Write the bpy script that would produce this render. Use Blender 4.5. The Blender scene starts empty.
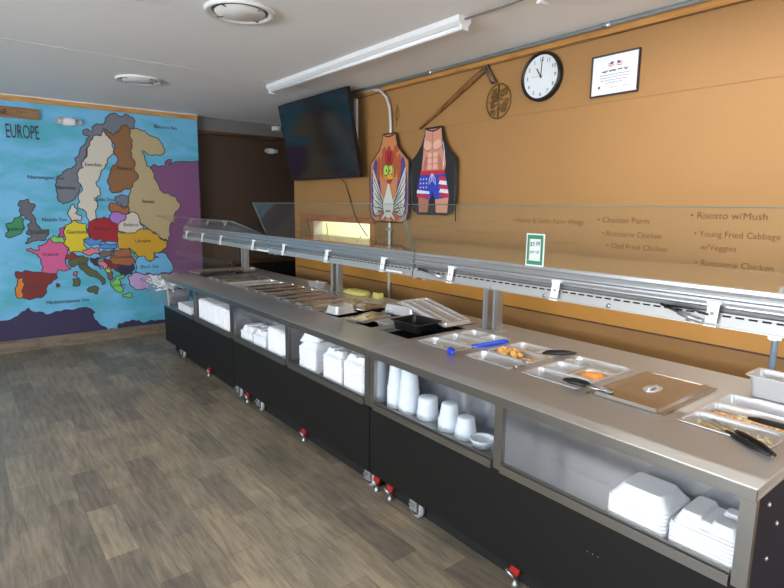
import bpy, bmesh, math, random
from mathutils import Matrix, Vector
random.seed(7)
SC = bpy.context.scene
COL = SC.collection
R = math.radians

# ------------------------------------------------------------------ camera
def set_camera():
    f = 548.2
    yaw, pit, rol = R(38.44), R(9.17), R(-0.72)
    fw = Vector((math.sin(yaw)*math.cos(pit), math.cos(yaw)*math.cos(pit), -math.sin(pit)))
    rt = Vector((math.cos(yaw), -math.sin(yaw), 0))
    dn = fw.cross(rt)
    r2 = rt*math.cos(rol) + dn*math.sin(rol)
    d2 = -rt*math.sin(rol) + dn*math.cos(rol)
    cam = bpy.data.cameras.new('camera')
    cam.sensor_width = 36.0
    cam.lens = f*36/784
    cam.clip_start = 0.05
    o = bpy.data.objects.new('camera', cam)
    COL.objects.link(o)
    m = Matrix((( r2.x, -d2.x, -fw.x, 0), (r2.y, -d2.y, -fw.y, 0), (r2.z, -d2.z, -fw.z, 1.70), (0, 0, 0, 1)))
    o.matrix_world = m
    SC.camera = o
set_camera()

# ------------------------------------------------------------------ world, light, exposure
w = bpy.data.worlds.new('sky'); SC.world = w; w.use_nodes = True
w.node_tree.nodes['Background'].inputs[0].default_value = (0.80, 0.90, 1.0, 1)
w.node_tree.nodes['Background'].inputs[1].default_value = 3.0
def area(name, loc, rot, sx, sy, power, col):
    l = bpy.data.lights.new(name, 'AREA'); l.shape = 'RECTANGLE'; l.size = sx; l.size_y = sy
    l.energy = power; l.color = col
    o = bpy.data.objects.new(name, l); COL.objects.link(o)
    o.location = loc; o.rotation_euler = rot
    return o
# daylight through the shop windows behind and to the left of the camera
area('window_daylight_back', (1.0, -5.45, 1.55), (R(-112), 0, 0), 5.8, 1.9, 900, (0.88, 0.94, 1.0))
area('window_daylight_left', (-4.95, 0.9, 1.55), (0, R(-126), 0), 1.9, 5.6, 230, (0.90, 0.95, 1.0))
area('kitchen_lamp', (4.6, 5.0, 2.5), (0, 0, 0), 1.2, 1.2, 45, (1.0, 1.0, 0.93))
SC.view_settings.view_transform = 'Standard'
SC.view_settings.look = 'None'
SC.view_settings.gamma = 1
SC.view_settings.use_curve_mapping = False
SC.view_settings.exposure = 0.80

# ------------------------------------------------------------------ materials
def lin(c):
    return tuple(((x/255)/12.92 if x/255 <= .04045 else ((x/255+.055)/1.055)**2.4) for x in c)
MATS = {}
def mat(name, rgb, rough=.6, metal=0.0, var=0.0, vscale=8.0, stretch=None, bump=0.0, bscale=60, coat=0.0, rvar=0.0, alpha=1.0, spec=.5):
    if name in MATS: return MATS[name]
    m = bpy.data.materials.new(name); m.use_nodes = True; MATS[name] = m
    nt = m.node_tree; b = nt.nodes['Principled BSDF']
    c = lin(rgb)
    b.inputs['Base Color'].default_value = (*c, 1)
    b.inputs['Roughness'].default_value = rough
    b.inputs['Metallic'].default_value = metal
    b.inputs['Coat Weight'].default_value = coat
    b.inputs['Specular IOR Level'].default_value = spec
    m.diffuse_color = (*c, 1)
    if var or bump or rvar:
        tc = nt.nodes.new('ShaderNodeTexCoord'); mp = nt.nodes.new('ShaderNodeMapping')
        nt.links.new(tc.outputs['Object'], mp.inputs[0])
        if stretch: mp.inputs['Scale'].default_value = stretch
    if var or rvar:
        n = nt.nodes.new('ShaderNodeTexNoise'); n.inputs['Scale'].default_value = vscale; n.inputs['Detail'].default_value = 5
        nt.links.new(mp.outputs[0], n.inputs['Vector'])
    if var:
        r = nt.nodes.new('ShaderNodeValToRGB')
        r.color_ramp.elements[0].position = .3; r.color_ramp.elements[1].position = .7
        r.color_ramp.elements[0].color = (*[max(0, x*(1-var)) for x in c], 1)
        r.color_ramp.elements[1].color = (*[min(1, x*(1+var)) for x in c], 1)
        nt.links.new(n.outputs['Fac'], r.inputs[0]); nt.links.new(r.outputs[0], b.inputs['Base Color'])
    if rvar:
        mr = nt.nodes.new('ShaderNodeMapRange'); mr.inputs[3].default_value = max(0.02, rough-rvar); mr.inputs[4].default_value = rough+rvar
        nt.links.new(n.outputs['Fac'], mr.inputs[0]); nt.links.new(mr.outputs[0], b.inputs['Roughness'])
    if bump:
        n2 = nt.nodes.new('ShaderNodeTexNoise'); n2.inputs['Scale'].default_value = bscale; n2.inputs['Detail'].default_value = 4
        nt.links.new(mp.outputs[0], n2.inputs['Vector'])
        bp = nt.nodes.new('ShaderNodeBump'); bp.inputs['Strength'].default_value = bump; bp.inputs['Distance'].default_value = .01
        nt.links.new(n2.outputs['Fac'], bp.inputs['Height']); nt.links.new(bp.outputs[0], b.inputs['Normal'])
    return m

def glass_mat(name, tint, refl=.06, haze=0.0):
    m = bpy.data.materials.new(name); m.use_nodes = True; MATS[name] = m
    nt = m.node_tree; nt.nodes.clear()
    out = nt.nodes.new('ShaderNodeOutputMaterial')
    tr = nt.nodes.new('ShaderNodeBsdfTransparent'); tr.inputs[0].default_value = (*tint, 1)
    gl = nt.nodes.new('ShaderNodeBsdfGlossy'); gl.inputs['Roughness'].default_value = .02; gl.inputs[0].default_value = (1, 1, 1, 1)
    lw = nt.nodes.new('ShaderNodeLayerWeight'); lw.inputs['Blend'].default_value = .5
    pw = nt.nodes.new('ShaderNodeMath'); pw.operation = 'POWER'; pw.inputs[1].default_value = 5.0
    mr = nt.nodes.new('ShaderNodeMapRange'); mr.inputs[3].default_value = refl; mr.inputs[4].default_value = .7
    mx = nt.nodes.new('ShaderNodeMixShader')
    nt.links.new(lw.outputs['Facing'], pw.inputs[0]); nt.links.new(pw.outputs[0], mr.inputs[0])
    nt.links.new(mr.outputs[0], mx.inputs[0]); nt.links.new(tr.outputs[0], mx.inputs[1]); nt.links.new(gl.outputs[0], mx.inputs[2])
    last = mx
    if haze:
        df = nt.nodes.new('ShaderNodeBsdfDiffuse'); df.inputs[0].default_value = (.8, .8, .8, 1)
        m2 = nt.nodes.new('ShaderNodeMixShader'); m2.inputs[0].default_value = haze
        nt.links.new(mx.outputs[0], m2.inputs[1]); nt.links.new(df.outputs[0], m2.inputs[2]); last = m2
    nt.links.new(last.outputs[0], out.inputs[0])
    return m

def wood_mat(name, rgb, dark, rough=.55, stretch=(6, .6, 6), knots=True):
    m = bpy.data.materials.new(name); m.use_nodes = True; MATS[name] = m
    nt = m.node_tree; b = nt.nodes['Principled BSDF']; b.inputs['Roughness'].default_value = rough
    tc = nt.nodes.new('ShaderNodeTexCoord'); mp = nt.nodes.new('ShaderNodeMapping'); mp.inputs['Scale'].default_value = stretch
    n = nt.nodes.new('ShaderNodeTexNoise'); n.inputs['Scale'].default_value = 5; n.inputs['Detail'].default_value = 8; n.inputs['Distortion'].default_value = .8
    r = nt.nodes.new('ShaderNodeValToRGB')
    r.color_ramp.elements[0].position = .3; r.color_ramp.elements[0].color = (*lin(dark), 1)
    r.color_ramp.elements[1].position = .6; r.color_ramp.elements[1].color = (*lin(rgb), 1)
    nt.links.new(tc.outputs['Object'], mp.inputs[0]); nt.links.new(mp.outputs[0], n.inputs['Vector'])
    nt.links.new(n.outputs['Fac'], r.inputs[0]); nt.links.new(r.outputs[0], b.inputs['Base Color'])
    return m

def floor_mat():
    m = bpy.data.materials.new('wood_look_floor_tile'); m.use_nodes = True
    nt = m.node_tree; b = nt.nodes['Principled BSDF']
    tc = nt.nodes.new('ShaderNodeTexCoord'); mp = nt.nodes.new('ShaderNodeMapping')
    mp.inputs['Rotation'].default_value = (0, 0, R(90)); mp.inputs['Location'].default_value = (.12, .04, 0)
    nt.links.new(tc.outputs['Object'], mp.inputs[0])
    def brick(c1, c2, mo, bias):
        k = nt.nodes.new('ShaderNodeTexBrick')
        k.offset = .37; k.offset_frequency = 2; k.squash = 1
        k.inputs['Scale'].default_value = 1; k.inputs['Brick Width'].default_value = .52; k.inputs['Row Height'].default_value = .155
        k.inputs['Mortar Size'].default_value = .0016; k.inputs['Mortar Smooth'].default_value = .3; k.inputs['Bias'].default_value = bias
        k.inputs['Color1'].default_value = (*c1, 1); k.inputs['Color2'].default_value = (*c2, 1); k.inputs['Mortar'].default_value = (*mo, 1)
        nt.links.new(mp.outputs[0], k.inputs['Vector']); return k
    k = brick(lin((120, 111, 100)), lin((158, 144, 124)), lin((106, 98, 88)), -.10)
    mp2 = nt.nodes.new('ShaderNodeMapping'); mp2.inputs['Scale'].default_value = (9, 1.0, 1)
    nt.links.new(tc.outputs['Object'], mp2.inputs[0])
    n = nt.nodes.new('ShaderNodeTexNoise'); n.inputs['Scale'].default_value = 4; n.inputs['Detail'].default_value = 9; n.inputs['Roughness'].default_value = .65; n.inputs['Distortion'].default_value = .5
    nt.links.new(mp2.outputs[0], n.inputs['Vector'])
    r = nt.nodes.new('ShaderNodeValToRGB'); r.color_ramp.elements[0].position = .32; r.color_ramp.elements[0].color = (.62, .62, .62, 1)
    r.color_ramp.elements[1].position = .68; r.color_ramp.elements[1].color = (1.30, 1.29, 1.27, 1)
    nt.links.new(n.outputs['Fac'], r.inputs[0])
    n3 = nt.nodes.new('ShaderNodeTexNoise'); n3.inputs['Scale'].default_value = 2.6; n3.inputs['Detail'].default_value = 4
    nt.links.new(tc.outputs['Object'], n3.inputs['Vector'])
    r3 = nt.nodes.new('ShaderNodeValToRGB'); r3.color_ramp.elements[0].position = .3; r3.color_ramp.elements[0].color = (.82, .84, .86, 1)
    r3.color_ramp.elements[1].position = .7; r3.color_ramp.elements[1].color = (1.15, 1.1, 1.02, 1)
    nt.links.new(n3.outputs['Fac'], r3.inputs[0])
    def mul(a, bb):
        x = nt.nodes.new('ShaderNodeMix'); x.data_type = 'RGBA'; x.blend_type = 'MULTIPLY'; x.inputs[0].default_value = 1
        nt.links.new(a, x.inputs[6]); nt.links.new(bb, x.inputs[7]); return x.outputs[2]
    nt.links.new(mul(mul(k.outputs[0], r.outputs[0]), r3.outputs[0]), b.inputs['Base Color'])
    b.inputs['Roughness'].default_value = .42
    bp = nt.nodes.new('ShaderNodeBump'); bp.inputs['Strength'].default_value = .12; bp.inputs['Distance'].default_value = .004
    nt.links.new(n.outputs['Fac'], bp.inputs['Height']); nt.links.new(bp.outputs[0], b.inputs['Normal'])
    return m

ORANGE = mat('orange_wall_paint', (160, 117, 67), .62, var=.03, vscale=2.5)
ORANGE2 = mat('orange_lower_paint', (180, 124, 56), .6, var=.05, vscale=2.5)
CEIL = mat('ceiling_paint', (240, 240, 240), .8, var=.02, vscale=1.2)
WHITEWALL = mat('white_wall_paint', (205, 202, 196), .8)
BROWNWALL = mat('brown_wall_paint', (70, 50, 36), .7, var=.08, vscale=3)
GREYWALL = mat('grey_bulkhead_paint', (112, 108, 106), .8)
KITCH = mat('kitchen_wall_paint', (222, 224, 190), .8)
FLOOR = floor_mat()
PINE = wood_mat('pine_trim', (190, 136, 68), (162, 106, 48), stretch=(8, .7, 8))
PINEX = wood_mat('pine_trim_across', (206, 156, 92), (160, 108, 56), stretch=(.7, 8, 8))
PINED = wood_mat('reddish_pine', (178, 104, 50), (112, 56, 24), stretch=(8, .9, 8))
DARKWOOD_AND_SHADE = wood_mat('dark_wood_and_shade', (92, 56, 32), (48, 28, 16), stretch=(.7, 6, 6))  # wood, also the painted shadow line under the chair rail
OLDWOOD = wood_mat('old_handle_wood', (140, 90, 48), (88, 52, 26), stretch=(3, 3, 3))
BASEB = wood_mat('baseboard_tile', (128, 112, 94), (92, 80, 68), stretch=(1.2, 6, 9))
STEEL = mat('brushed_steel', (208, 208, 208), .33, .72, rvar=.03, vscale=5)
def brushed(m, aniso):
    nt = m.node_tree; b = nt.nodes['Principled BSDF']; b.inputs['Anisotropic'].default_value = aniso
    c = nt.nodes.new('ShaderNodeCombineXYZ'); c.inputs[0].default_value = 1.0
    nt.links.new(c.outputs[0], b.inputs['Tangent'])
brushed(STEEL, .93)
STEEL_IN = mat('bay_steel', (200, 200, 202), .22, .93, rvar=.06, vscale=7)
STEEL_F = mat('front_steel_shaded', (150, 149, 146), .3, .95, rvar=.05, vscale=9)  # darker copy of the steel, shade of the front faces put into colour
PANST = mat('pan_steel', (222, 222, 224), .3, .62, rvar=.05, vscale=10)
LIDST = mat('lid_steel', (200, 194, 188), .24, .9, rvar=.06, vscale=7)
ALU = mat('aluminium', (190, 192, 194), .32, .9)
BRIGHTALU = mat('bright_aluminium', (188, 190, 193), .32, .85)
GALV = mat('galvanised_conduit', (176, 180, 182), .4, .7)
ENDP = mat('end_panel_blue_sheen', (22, 28, 44), .55, spec=.25)  # bluish window sheen on the black end panel put into its colour
BLACKP = mat('black_laminate', (19, 18, 18), .5, var=.15, vscale=30, spec=.3)
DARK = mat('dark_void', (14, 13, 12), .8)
BLACKPL = mat('black_plastic', (20, 20, 21), .35)
BLACKRUB = mat('black_grip', (26, 27, 29), .45)
GREYRUB = mat('grey_wheel_rubber', (150, 152, 156), .6)
RED = mat('red_metal', (166, 34, 28), .45)
FOAM = mat('white_foam', (234, 236, 240), .55)
WHITEPL = mat('white_plastic', (226, 227, 228), .45)
CUPPL = mat('frosted_white_plastic', (222, 230, 240), .35)
TUBEW = mat('fixture_white', (222, 222, 222), .5)
BLUEPL = mat('blue_handle_plastic', (26, 70, 210), .35)
SCREEN = mat('tv_screen', (10, 14, 18), .12, spec=.6)
TVB = mat('tv_bezel', (16, 16, 17), .35)
PAPER = mat('white_paper', (232, 233, 236), .7)
INK = mat('dark_ink', (30, 30, 34), .7)
FADE = mat('faded_marker', (104, 72, 42), .7)
CLOCKF = mat('clock_face', (222, 226, 230), .5)
GREENB = mat('green_border', (30, 128, 92), .6)
MAROON = mat('dark_maroon_frame', (52, 40, 48), .4)
BRASS = mat('old_brass', (122, 92, 44), .5, .5)
IRON = mat('old_iron', (110, 92, 74), .55, .5)
NOTE = mat('yellow_note', (214, 206, 122), .7)
YCLOTH = mat('yellow_cloth', (206, 196, 112), .8, bump=.2, bscale=30)
GLASS = glass_mat('guard_glass', (.965, .985, .97), .03, .010)
GLASSP = glass_mat('folded_pane_glass', (.96, .98, .97), .02, .006)
GLASSP.node_tree.nodes['Map Range'].inputs[4].default_value = .35
GLASSH = glass_mat('guard_glass_edge', (.95, .98, .965), .05, .02)
GEDGE = mat('glass_edge_green', (96, 116, 108), .3)
COLS = dict(grey=(112, 116, 126), cream=(208, 200, 184), brown=(138, 96, 58), purple=(126, 78, 120), tan=(182, 162, 122), darkgrey=(98, 98, 104),
            green=(52, 140, 92), orange=(218, 126, 38), darkred=(124, 38, 34), pink=(208, 92, 142), magenta=(200, 70, 140), ltgreen=(122, 204, 96),
            yellow=(216, 196, 36), red=(160, 26, 40), blue=(82, 138, 204), olive=(92, 94, 58), salmon=(222, 124, 136), greybrown=(118, 98, 84),
            sienna=(162, 98, 58), navy=(50, 42, 78), lilac=(196, 162, 210), gold=(204, 158, 40), violet=(168, 118, 200), sea=(108, 180, 220))
def cm(k): return mat('map_' + k, COLS[k], .6)

# ------------------------------------------------------------------ mesh helpers
class MB:
    def __init__(s): s.bm = bmesh.new(); s.mats = []
    def mi(s, m):
        if m not in s.mats: s.mats.append(m)
        return s.mats.index(m)
    def face(s, vs, m, smooth=False):
        try: f = s.bm.faces.new(vs)
        except ValueError: return None
        f.material_index = s.mi(m); f.smooth = smooth; return f
    def box(s, c, d, m, M=None):
        hx, hy, hz = d[0]/2, d[1]/2, d[2]/2
        vs = []
        for x, y, z in ((-1,-1,-1),(1,-1,-1),(1,1,-1),(-1,1,-1),(-1,-1,1),(1,-1,1),(1,1,1),(-1,1,1)):
            p = Vector((x*hx, y*hy, z*hz))
            if M is not None: p = M @ p
            vs.append(s.bm.verts.new(p + Vector(c)))
        for q in ((3,2,1,0),(4,5,6,7),(0,1,5,4),(1,2,6,5),(2,3,7,6),(3,0,4,7)):
            s.face([vs[i] for i in q], m)
        return s
    def b2(s, x0, x1, y0, y1, z0, z1, m):
        return s.box(((x0+x1)/2, (y0+y1)/2, (z0+z1)/2), (abs(x1-x0), abs(y1-y0), abs(z1-z0)), m)
    def loft(s, loops, m, cap0=True, cap1=True, smooth=False, M=None, close=False):
        rings = []
        for L in loops:
            rings.append([s.bm.verts.new((M @ Vector(p)) if M is not None else Vector(p)) for p in L])
        n = len(rings[0])
        pairs = list(zip(rings, rings[1:]))
        if close: pairs.append((rings[-1], rings[0]))
        for a, b in pairs:
            for i in range(n):
                j = (i+1) % n
                s.face([a[i], a[j], b[j], b[i]], m, smooth)
        if not close:
            if cap0: s.face(list(reversed(rings[0])), m)
            if cap1: s.face(rings[-1], m)
        return s
    def lathe(s, prof, m, M=None, n=24, smooth=True, cap=True):
        loops = [[(r*math.cos(2*math.pi*i/n), r*math.sin(2*math.pi*i/n), z) for i in range(n)] for r, z in prof]
        return s.loft(loops, m, cap, cap, smooth, M)
    def tube(s, pts, r, m, n=8, closed=False):
        pts = [Vector(p) for p in pts]; loops = []; ref = None
        for i, p in enumerate(pts):
            if closed: d = pts[(i+1) % len(pts)] - pts[i-1]
            else: d = (pts[min(i+1, len(pts)-1)] - pts[max(i-1, 0)])
            d.normalize()
            if ref is None: ref = Vector((0, 0, 1)) if abs(d.z) < .9 else Vector((1, 0, 0))
            a = d.cross(ref); a.normalize(); b = a.cross(d); ref = b
            rr = r[i] if isinstance(r, (list, tuple)) else r
            loops.append([p + a*rr*math.cos(2*math.pi*k/n) + b*rr*math.sin(2*math.pi*k/n) for k in range(n)])
        return s.loft(loops, m, True, True, True, None, closed)
    def poly(s, pts, m, M, t=0.0):
        """flat outline in 2D through matrix M, thickness t along local +z"""
        a = [s.bm.verts.new(M @ Vector((p[0], p[1], t))) for p in pts]
        f = s.face(a, m)
        if t and f:
            b = [s.bm.verts.new(M @ Vector((p[0], p[1], 0))) for p in pts]
            n = len(a)
            for i in range(n):
                j = (i+1) % n
                s.face([a[j], a[i], b[i], b[j]], m)
            s.face(list(reversed(b)), m)
        return s
    def text(s, txt, size, m, M, sx=1.0, shear=0, align='LEFT', ext=.0004):
        c = bpy.data.curves.new('t', 'FONT'); c.body = txt; c.size = size; c.extrude = ext; c.shear = shear
        c.align_x = align; c.resolution_u = 2
        o = bpy.data.objects.new('t', c); COL.objects.link(o)
        me = o.to_mesh()
        vs = [s.bm.verts.new(M @ Vector((v.co.x*sx, v.co.y, v.co.z))) for v in me.vertices]
        for p in me.polygons: s.face([vs[i] for i in p.vertices], m)
        o.to_mesh_clear(); bpy.data.objects.remove(o); bpy.data.curves.remove(c)
        return s
    def scribble(s, w, h, m, M, seed=0, r=.0006, step=.35):
        rd = random.Random(seed); x = 0; pts = []
        while x < w:
            L = h*rd.uniform(2, 6); pts = []
            e = min(w, x+L)
            while x < e:
                pts.append(M @ Vector((x, rd.uniform(0, h), r))); x += h*step
            if len(pts) > 2: s.tube(pts, r, m, 4)
            x += h*.7
        return s
    def build(s, name, parent=None, smooth_bevel=0.0, recalc=True):
        if recalc: bmesh.ops.recalc_face_normals(s.bm, faces=s.bm.faces[:])
        me = bpy.data.meshes.new(name); s.bm.to_mesh(me); s.bm.free()
        for m in s.mats: me.materials.append(m)
        o = bpy.data.objects.new(name, me); COL.objects.link(o)
        if parent is not None: o.parent = parent
        if smooth_bevel:
            bv = o.modifiers.new('b', 'BEVEL'); bv.width = smooth_bevel; bv.segments = 2; bv.limit_method = 'ANGLE'; bv.angle_limit = R(40)
        return o

def rrect(hx, hy, r, z, n=5, cx=0, cy=0):
    r = min(r, hx, hy); out = []
    for k, (sx, sy) in enumerate(((1, 1), (-1, 1), (-1, -1), (1, -1))):
        for i in range(n+1):
            a = math.pi/2*(k + i/n)
            out.append((cx+sx*(hx-r)+r*math.cos(a), cy+sy*(hy-r)+r*math.sin(a), z))
    return out

def tag(o, label=None, cat=None, group=None, kind=None):
    if label: o['label'] = label
    if cat: o['category'] = cat
    if group: o['group'] = group
    if kind: o['kind'] = kind
    return o
def thing(name, label, cat, loc=(0, 0, 0), rot=(0, 0, 0), group=None):
    o = bpy.data.objects.new(name, None); COL.objects.link(o); o.empty_display_size = .1
    o.location = loc; o.rotation_euler = rot
    return tag(o, label, cat, group)
def dup(root, loc, rot=None, label=None, group=None):
    r = root.copy(); COL.objects.link(r); r.location = loc
    if rot is not None: r.rotation_euler = rot
    if label: r['label'] = label
    if group: r['group'] = group
    kids = [o for o in bpy.data.objects if o.parent == root]
    for ch in kids:
        c = ch.copy(); COL.objects.link(c); c.parent = r
        for g in [o for o in bpy.data.objects if o.parent == ch]:
            d = g.copy(); COL.objects.link(d); d.parent = c
    return r
def struct(name, mb): return tag(mb.build(name), kind='structure')
# wall frames: local (u, v, n) -> world. u runs to the right as seen from the room
def WR(y, z, x=3.30): return Matrix(((0, 0, -1, x), (-1, 0, 0, y), (0, 1, 0, z), (0, 0, 0, 1)))     # on the orange wall
def WF(x, z, y=7.397): return Matrix(((1, 0, 0, x), (0, 0, -1, y), (0, 1, 0, z), (0, 0, 0, 1)))     # on the far wall

def _rib(s, pts, w, m, M, z):
    n = len(pts); L = []; Rr = []
    for i in range(n):
        a, b, c = Vector(pts[i-1]), Vector(pts[i]), Vector(pts[(i+1) % n])
        d = (c-a); d = d/max(d.length, 1e-6); q = Vector((-d.y, d.x))*w/2
        L.append(s.bm.verts.new(M @ Vector((b.x+q.x, b.y+q.y, z)))); Rr.append(s.bm.verts.new(M @ Vector((b.x-q.x, b.y-q.y, z))))
    for i in range(n):
        j = (i+1) % n; s.face([L[i], Rr[i], Rr[j], L[j]], m)
MB.ribbon = _rib
# ------------------------------------------------------------------ room shell
X0, X1, Y0, Y1, ZC = -5.0, 3.30, -5.5, 7.40, 2.83
struct('floor', MB().b2(X0-.1, 5.8, Y0-.1, 8.2, -.1, 0, FLOOR))
struct('ceiling', MB().b2(X0-.1, 5.8, Y0-.1, 8.2, ZC, ZC+.1, CEIL))
# long orange wall with the kitchen pass-through cut out of it
HY0, HY1, HZ0, HZ1 = 4.50, 5.67, 1.28, 1.515
m = MB()
m.b2(X1, X1+.12, Y0, HY0, 0, ZC, ORANGE); m.b2(X1, X1+.12, HY1, 6.11, 0, ZC, ORANGE)
m.b2(X1, X1+.12, HY0, HY1, 0, HZ0, ORANGE); m.b2(X1, X1+.12, HY0, HY1, HZ1, ZC, ORANGE)
struct('wall_right', m)
m = MB(); m.b2(X0-.1, 2.59, Y1, Y1+.16, 0, ZC, WHITEWALL); struct('wall_far', m)
m = MB(); m.b2(2.43, 5.8, 7.56, 7.66, 0, ZC, BROWNWALL); struct('wall_far_hall', m)
m = MB(); m.b2(2.60, 5.7, 7.50, 7.56, 2.66, ZC, GREYWALL); m.b2(2.60, 5.7, 7.50, 7.56, 2.62, 2.66, DARKWOOD_AND_SHADE); struct('trim_2', m)
m = MB()   # kitchen behind the pass-through and the hallway beside it
m.b2(X1+.12, 5.7, 6.01, 6.11, 0, ZC, KITCH); m.b2(5.6, 5.7, 3.4, 6.01, 0, ZC, KITCH); m.b2(X1+.12, 5.7, 3.3, 3.4, 0, ZC, KITCH)
struct('wall_kitchen', m)
m = MB(); m.b2(5.7, 5.8, 6.0, 7.66, 0, ZC, BROWNWALL); struct('wall_hall_right', m)
# shop-front walls with window openings, behind and left of the camera
m = MB(); m.b2(X0-.1, X0, Y0, Y1, 0, .55, WHITEWALL); m.b2(X0-.1, X0, Y0, Y1, 2.55, ZC, WHITEWALL)
m.b2(X0-.1, X0, 3.8, Y1, .55, 2.55, WHITEWALL); m.b2(X0-.1, X0, Y0, -2.0, .55, 2.55, WHITEWALL); struct('wall_left', m)
m = MB(); m.b2(X0-.1, X1+.12, Y0-.1, Y0, 0, .55, WHITEWALL); m.b2(X0-.1, X1+.12, Y0-.1, Y0, 2.55, ZC, WHITEWALL)
m.b2(X0-.1, -2.0, Y0-.1, Y0, .55, 2.55, WHITEWALL); m.b2(3.1, X1+.12, Y0-.1, Y0, .55, 2.55, WHITEWALL); struct('wall_back', m)
m = MB()
for x in (-2.0, -.3, 1.4, 3.1): m.b2(x-.03, x+.03, Y0-.08, Y0-.02, .55, 2.55, ALU)
m.b2(-2.0, 3.1, Y0-.08, Y0-.02, .52, .58, ALU); m.b2(-2.0, 3.1, Y0-.08, Y0-.02, 2.5, 2.56, ALU)
struct('window_1', m)
m = MB()
for y in (-2.0, -.07, 1.87, 3.8): m.b2(X0-.08, X0-.02, y-.03, y+.03, .55, 2.55, ALU)
m.b2(X0-.08, X0-.02, -2.0, 3.8, .52, .58, ALU); m.b2(X0-.08, X0-.02, -2.0, 3.8, 2.5, 2.56, ALU)
struct('window_2', m)
# trims
struct('baseboard_far', MB().b2(X0, 2.59, 7.385, 7.40, 0, .137, BASEB))
m = MB(); m.b2(X0, 2.59, 7.375, 7.40, 2.765, ZC-.012, PINEX); m.b2(X0, 2.59, 7.37, 7.40, ZC-.012, ZC, TUBEW); struct('trim_3', m)
m = MB()
m.b2(3.278, 3.30, 2.072, 6.11, 2.768, ZC, PINE); m.b2(3.272, 3.30, Y0, 2.068, 2.762, ZC, PINE)
m.b2(3.294, 3.30, Y0, 6.11, 2.758, 2.762, DARKWOOD_AND_SHADE)
struct('trim_4', m)
m = MB(); m.b2(3.272, 3.30, Y0, 6.05, .955, 1.055, mat('gold_chair_rail', (176, 122, 48), .5, var=.06, vscale=3)); m.b2(3.29, 3.30, Y0, 6.05, .94, .955, DARKWOOD_AND_SHADE); struct('trim_5', m)  # thin dark strip below the rail paints its shadow line
m = MB(); m.b2(3.2975, 3.30, Y0, 6.11, 2.360, 2.3635, mat('wall_seam', (150, 106, 62), .7)); m.b2(3.2975, 3.30, 4.45, 6.11, 1.70, 1.705, mat('wall_seam', (150, 106, 62), .7)); struct('trim_6', m)
m = MB()  # ceiling sheet seam
m.b2(X0, X1, 4.93, 4.95, ZC-.002, ZC, mat('seam_white', (214, 214, 214), .7)); struct('trim_7', m)
# wooden frame of the pass-through
m = MB(); m.b2(3.255, 3.30, 4.42, 5.86, 1.515, 1.59, PINED); m.b2(3.25, 3.42, 4.42, 5.86, 1.225, 1.282, PINED)
m.b2(3.275, 3.42, 5.67, 5.76, 1.282, 1.515, PINE); m.b2(3.275, 3.42, 4.42, 4.50, 1.282, 1.515, PINE)
m.b2(3.283, 3.30, 5.95, 6.05, 1.06, 1.60, PINE)
m.b2(3.302, 3.42, 5.655, 5.668, 1.285, 1.51, WHITEWALL)
struct('window_3', m)

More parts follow.
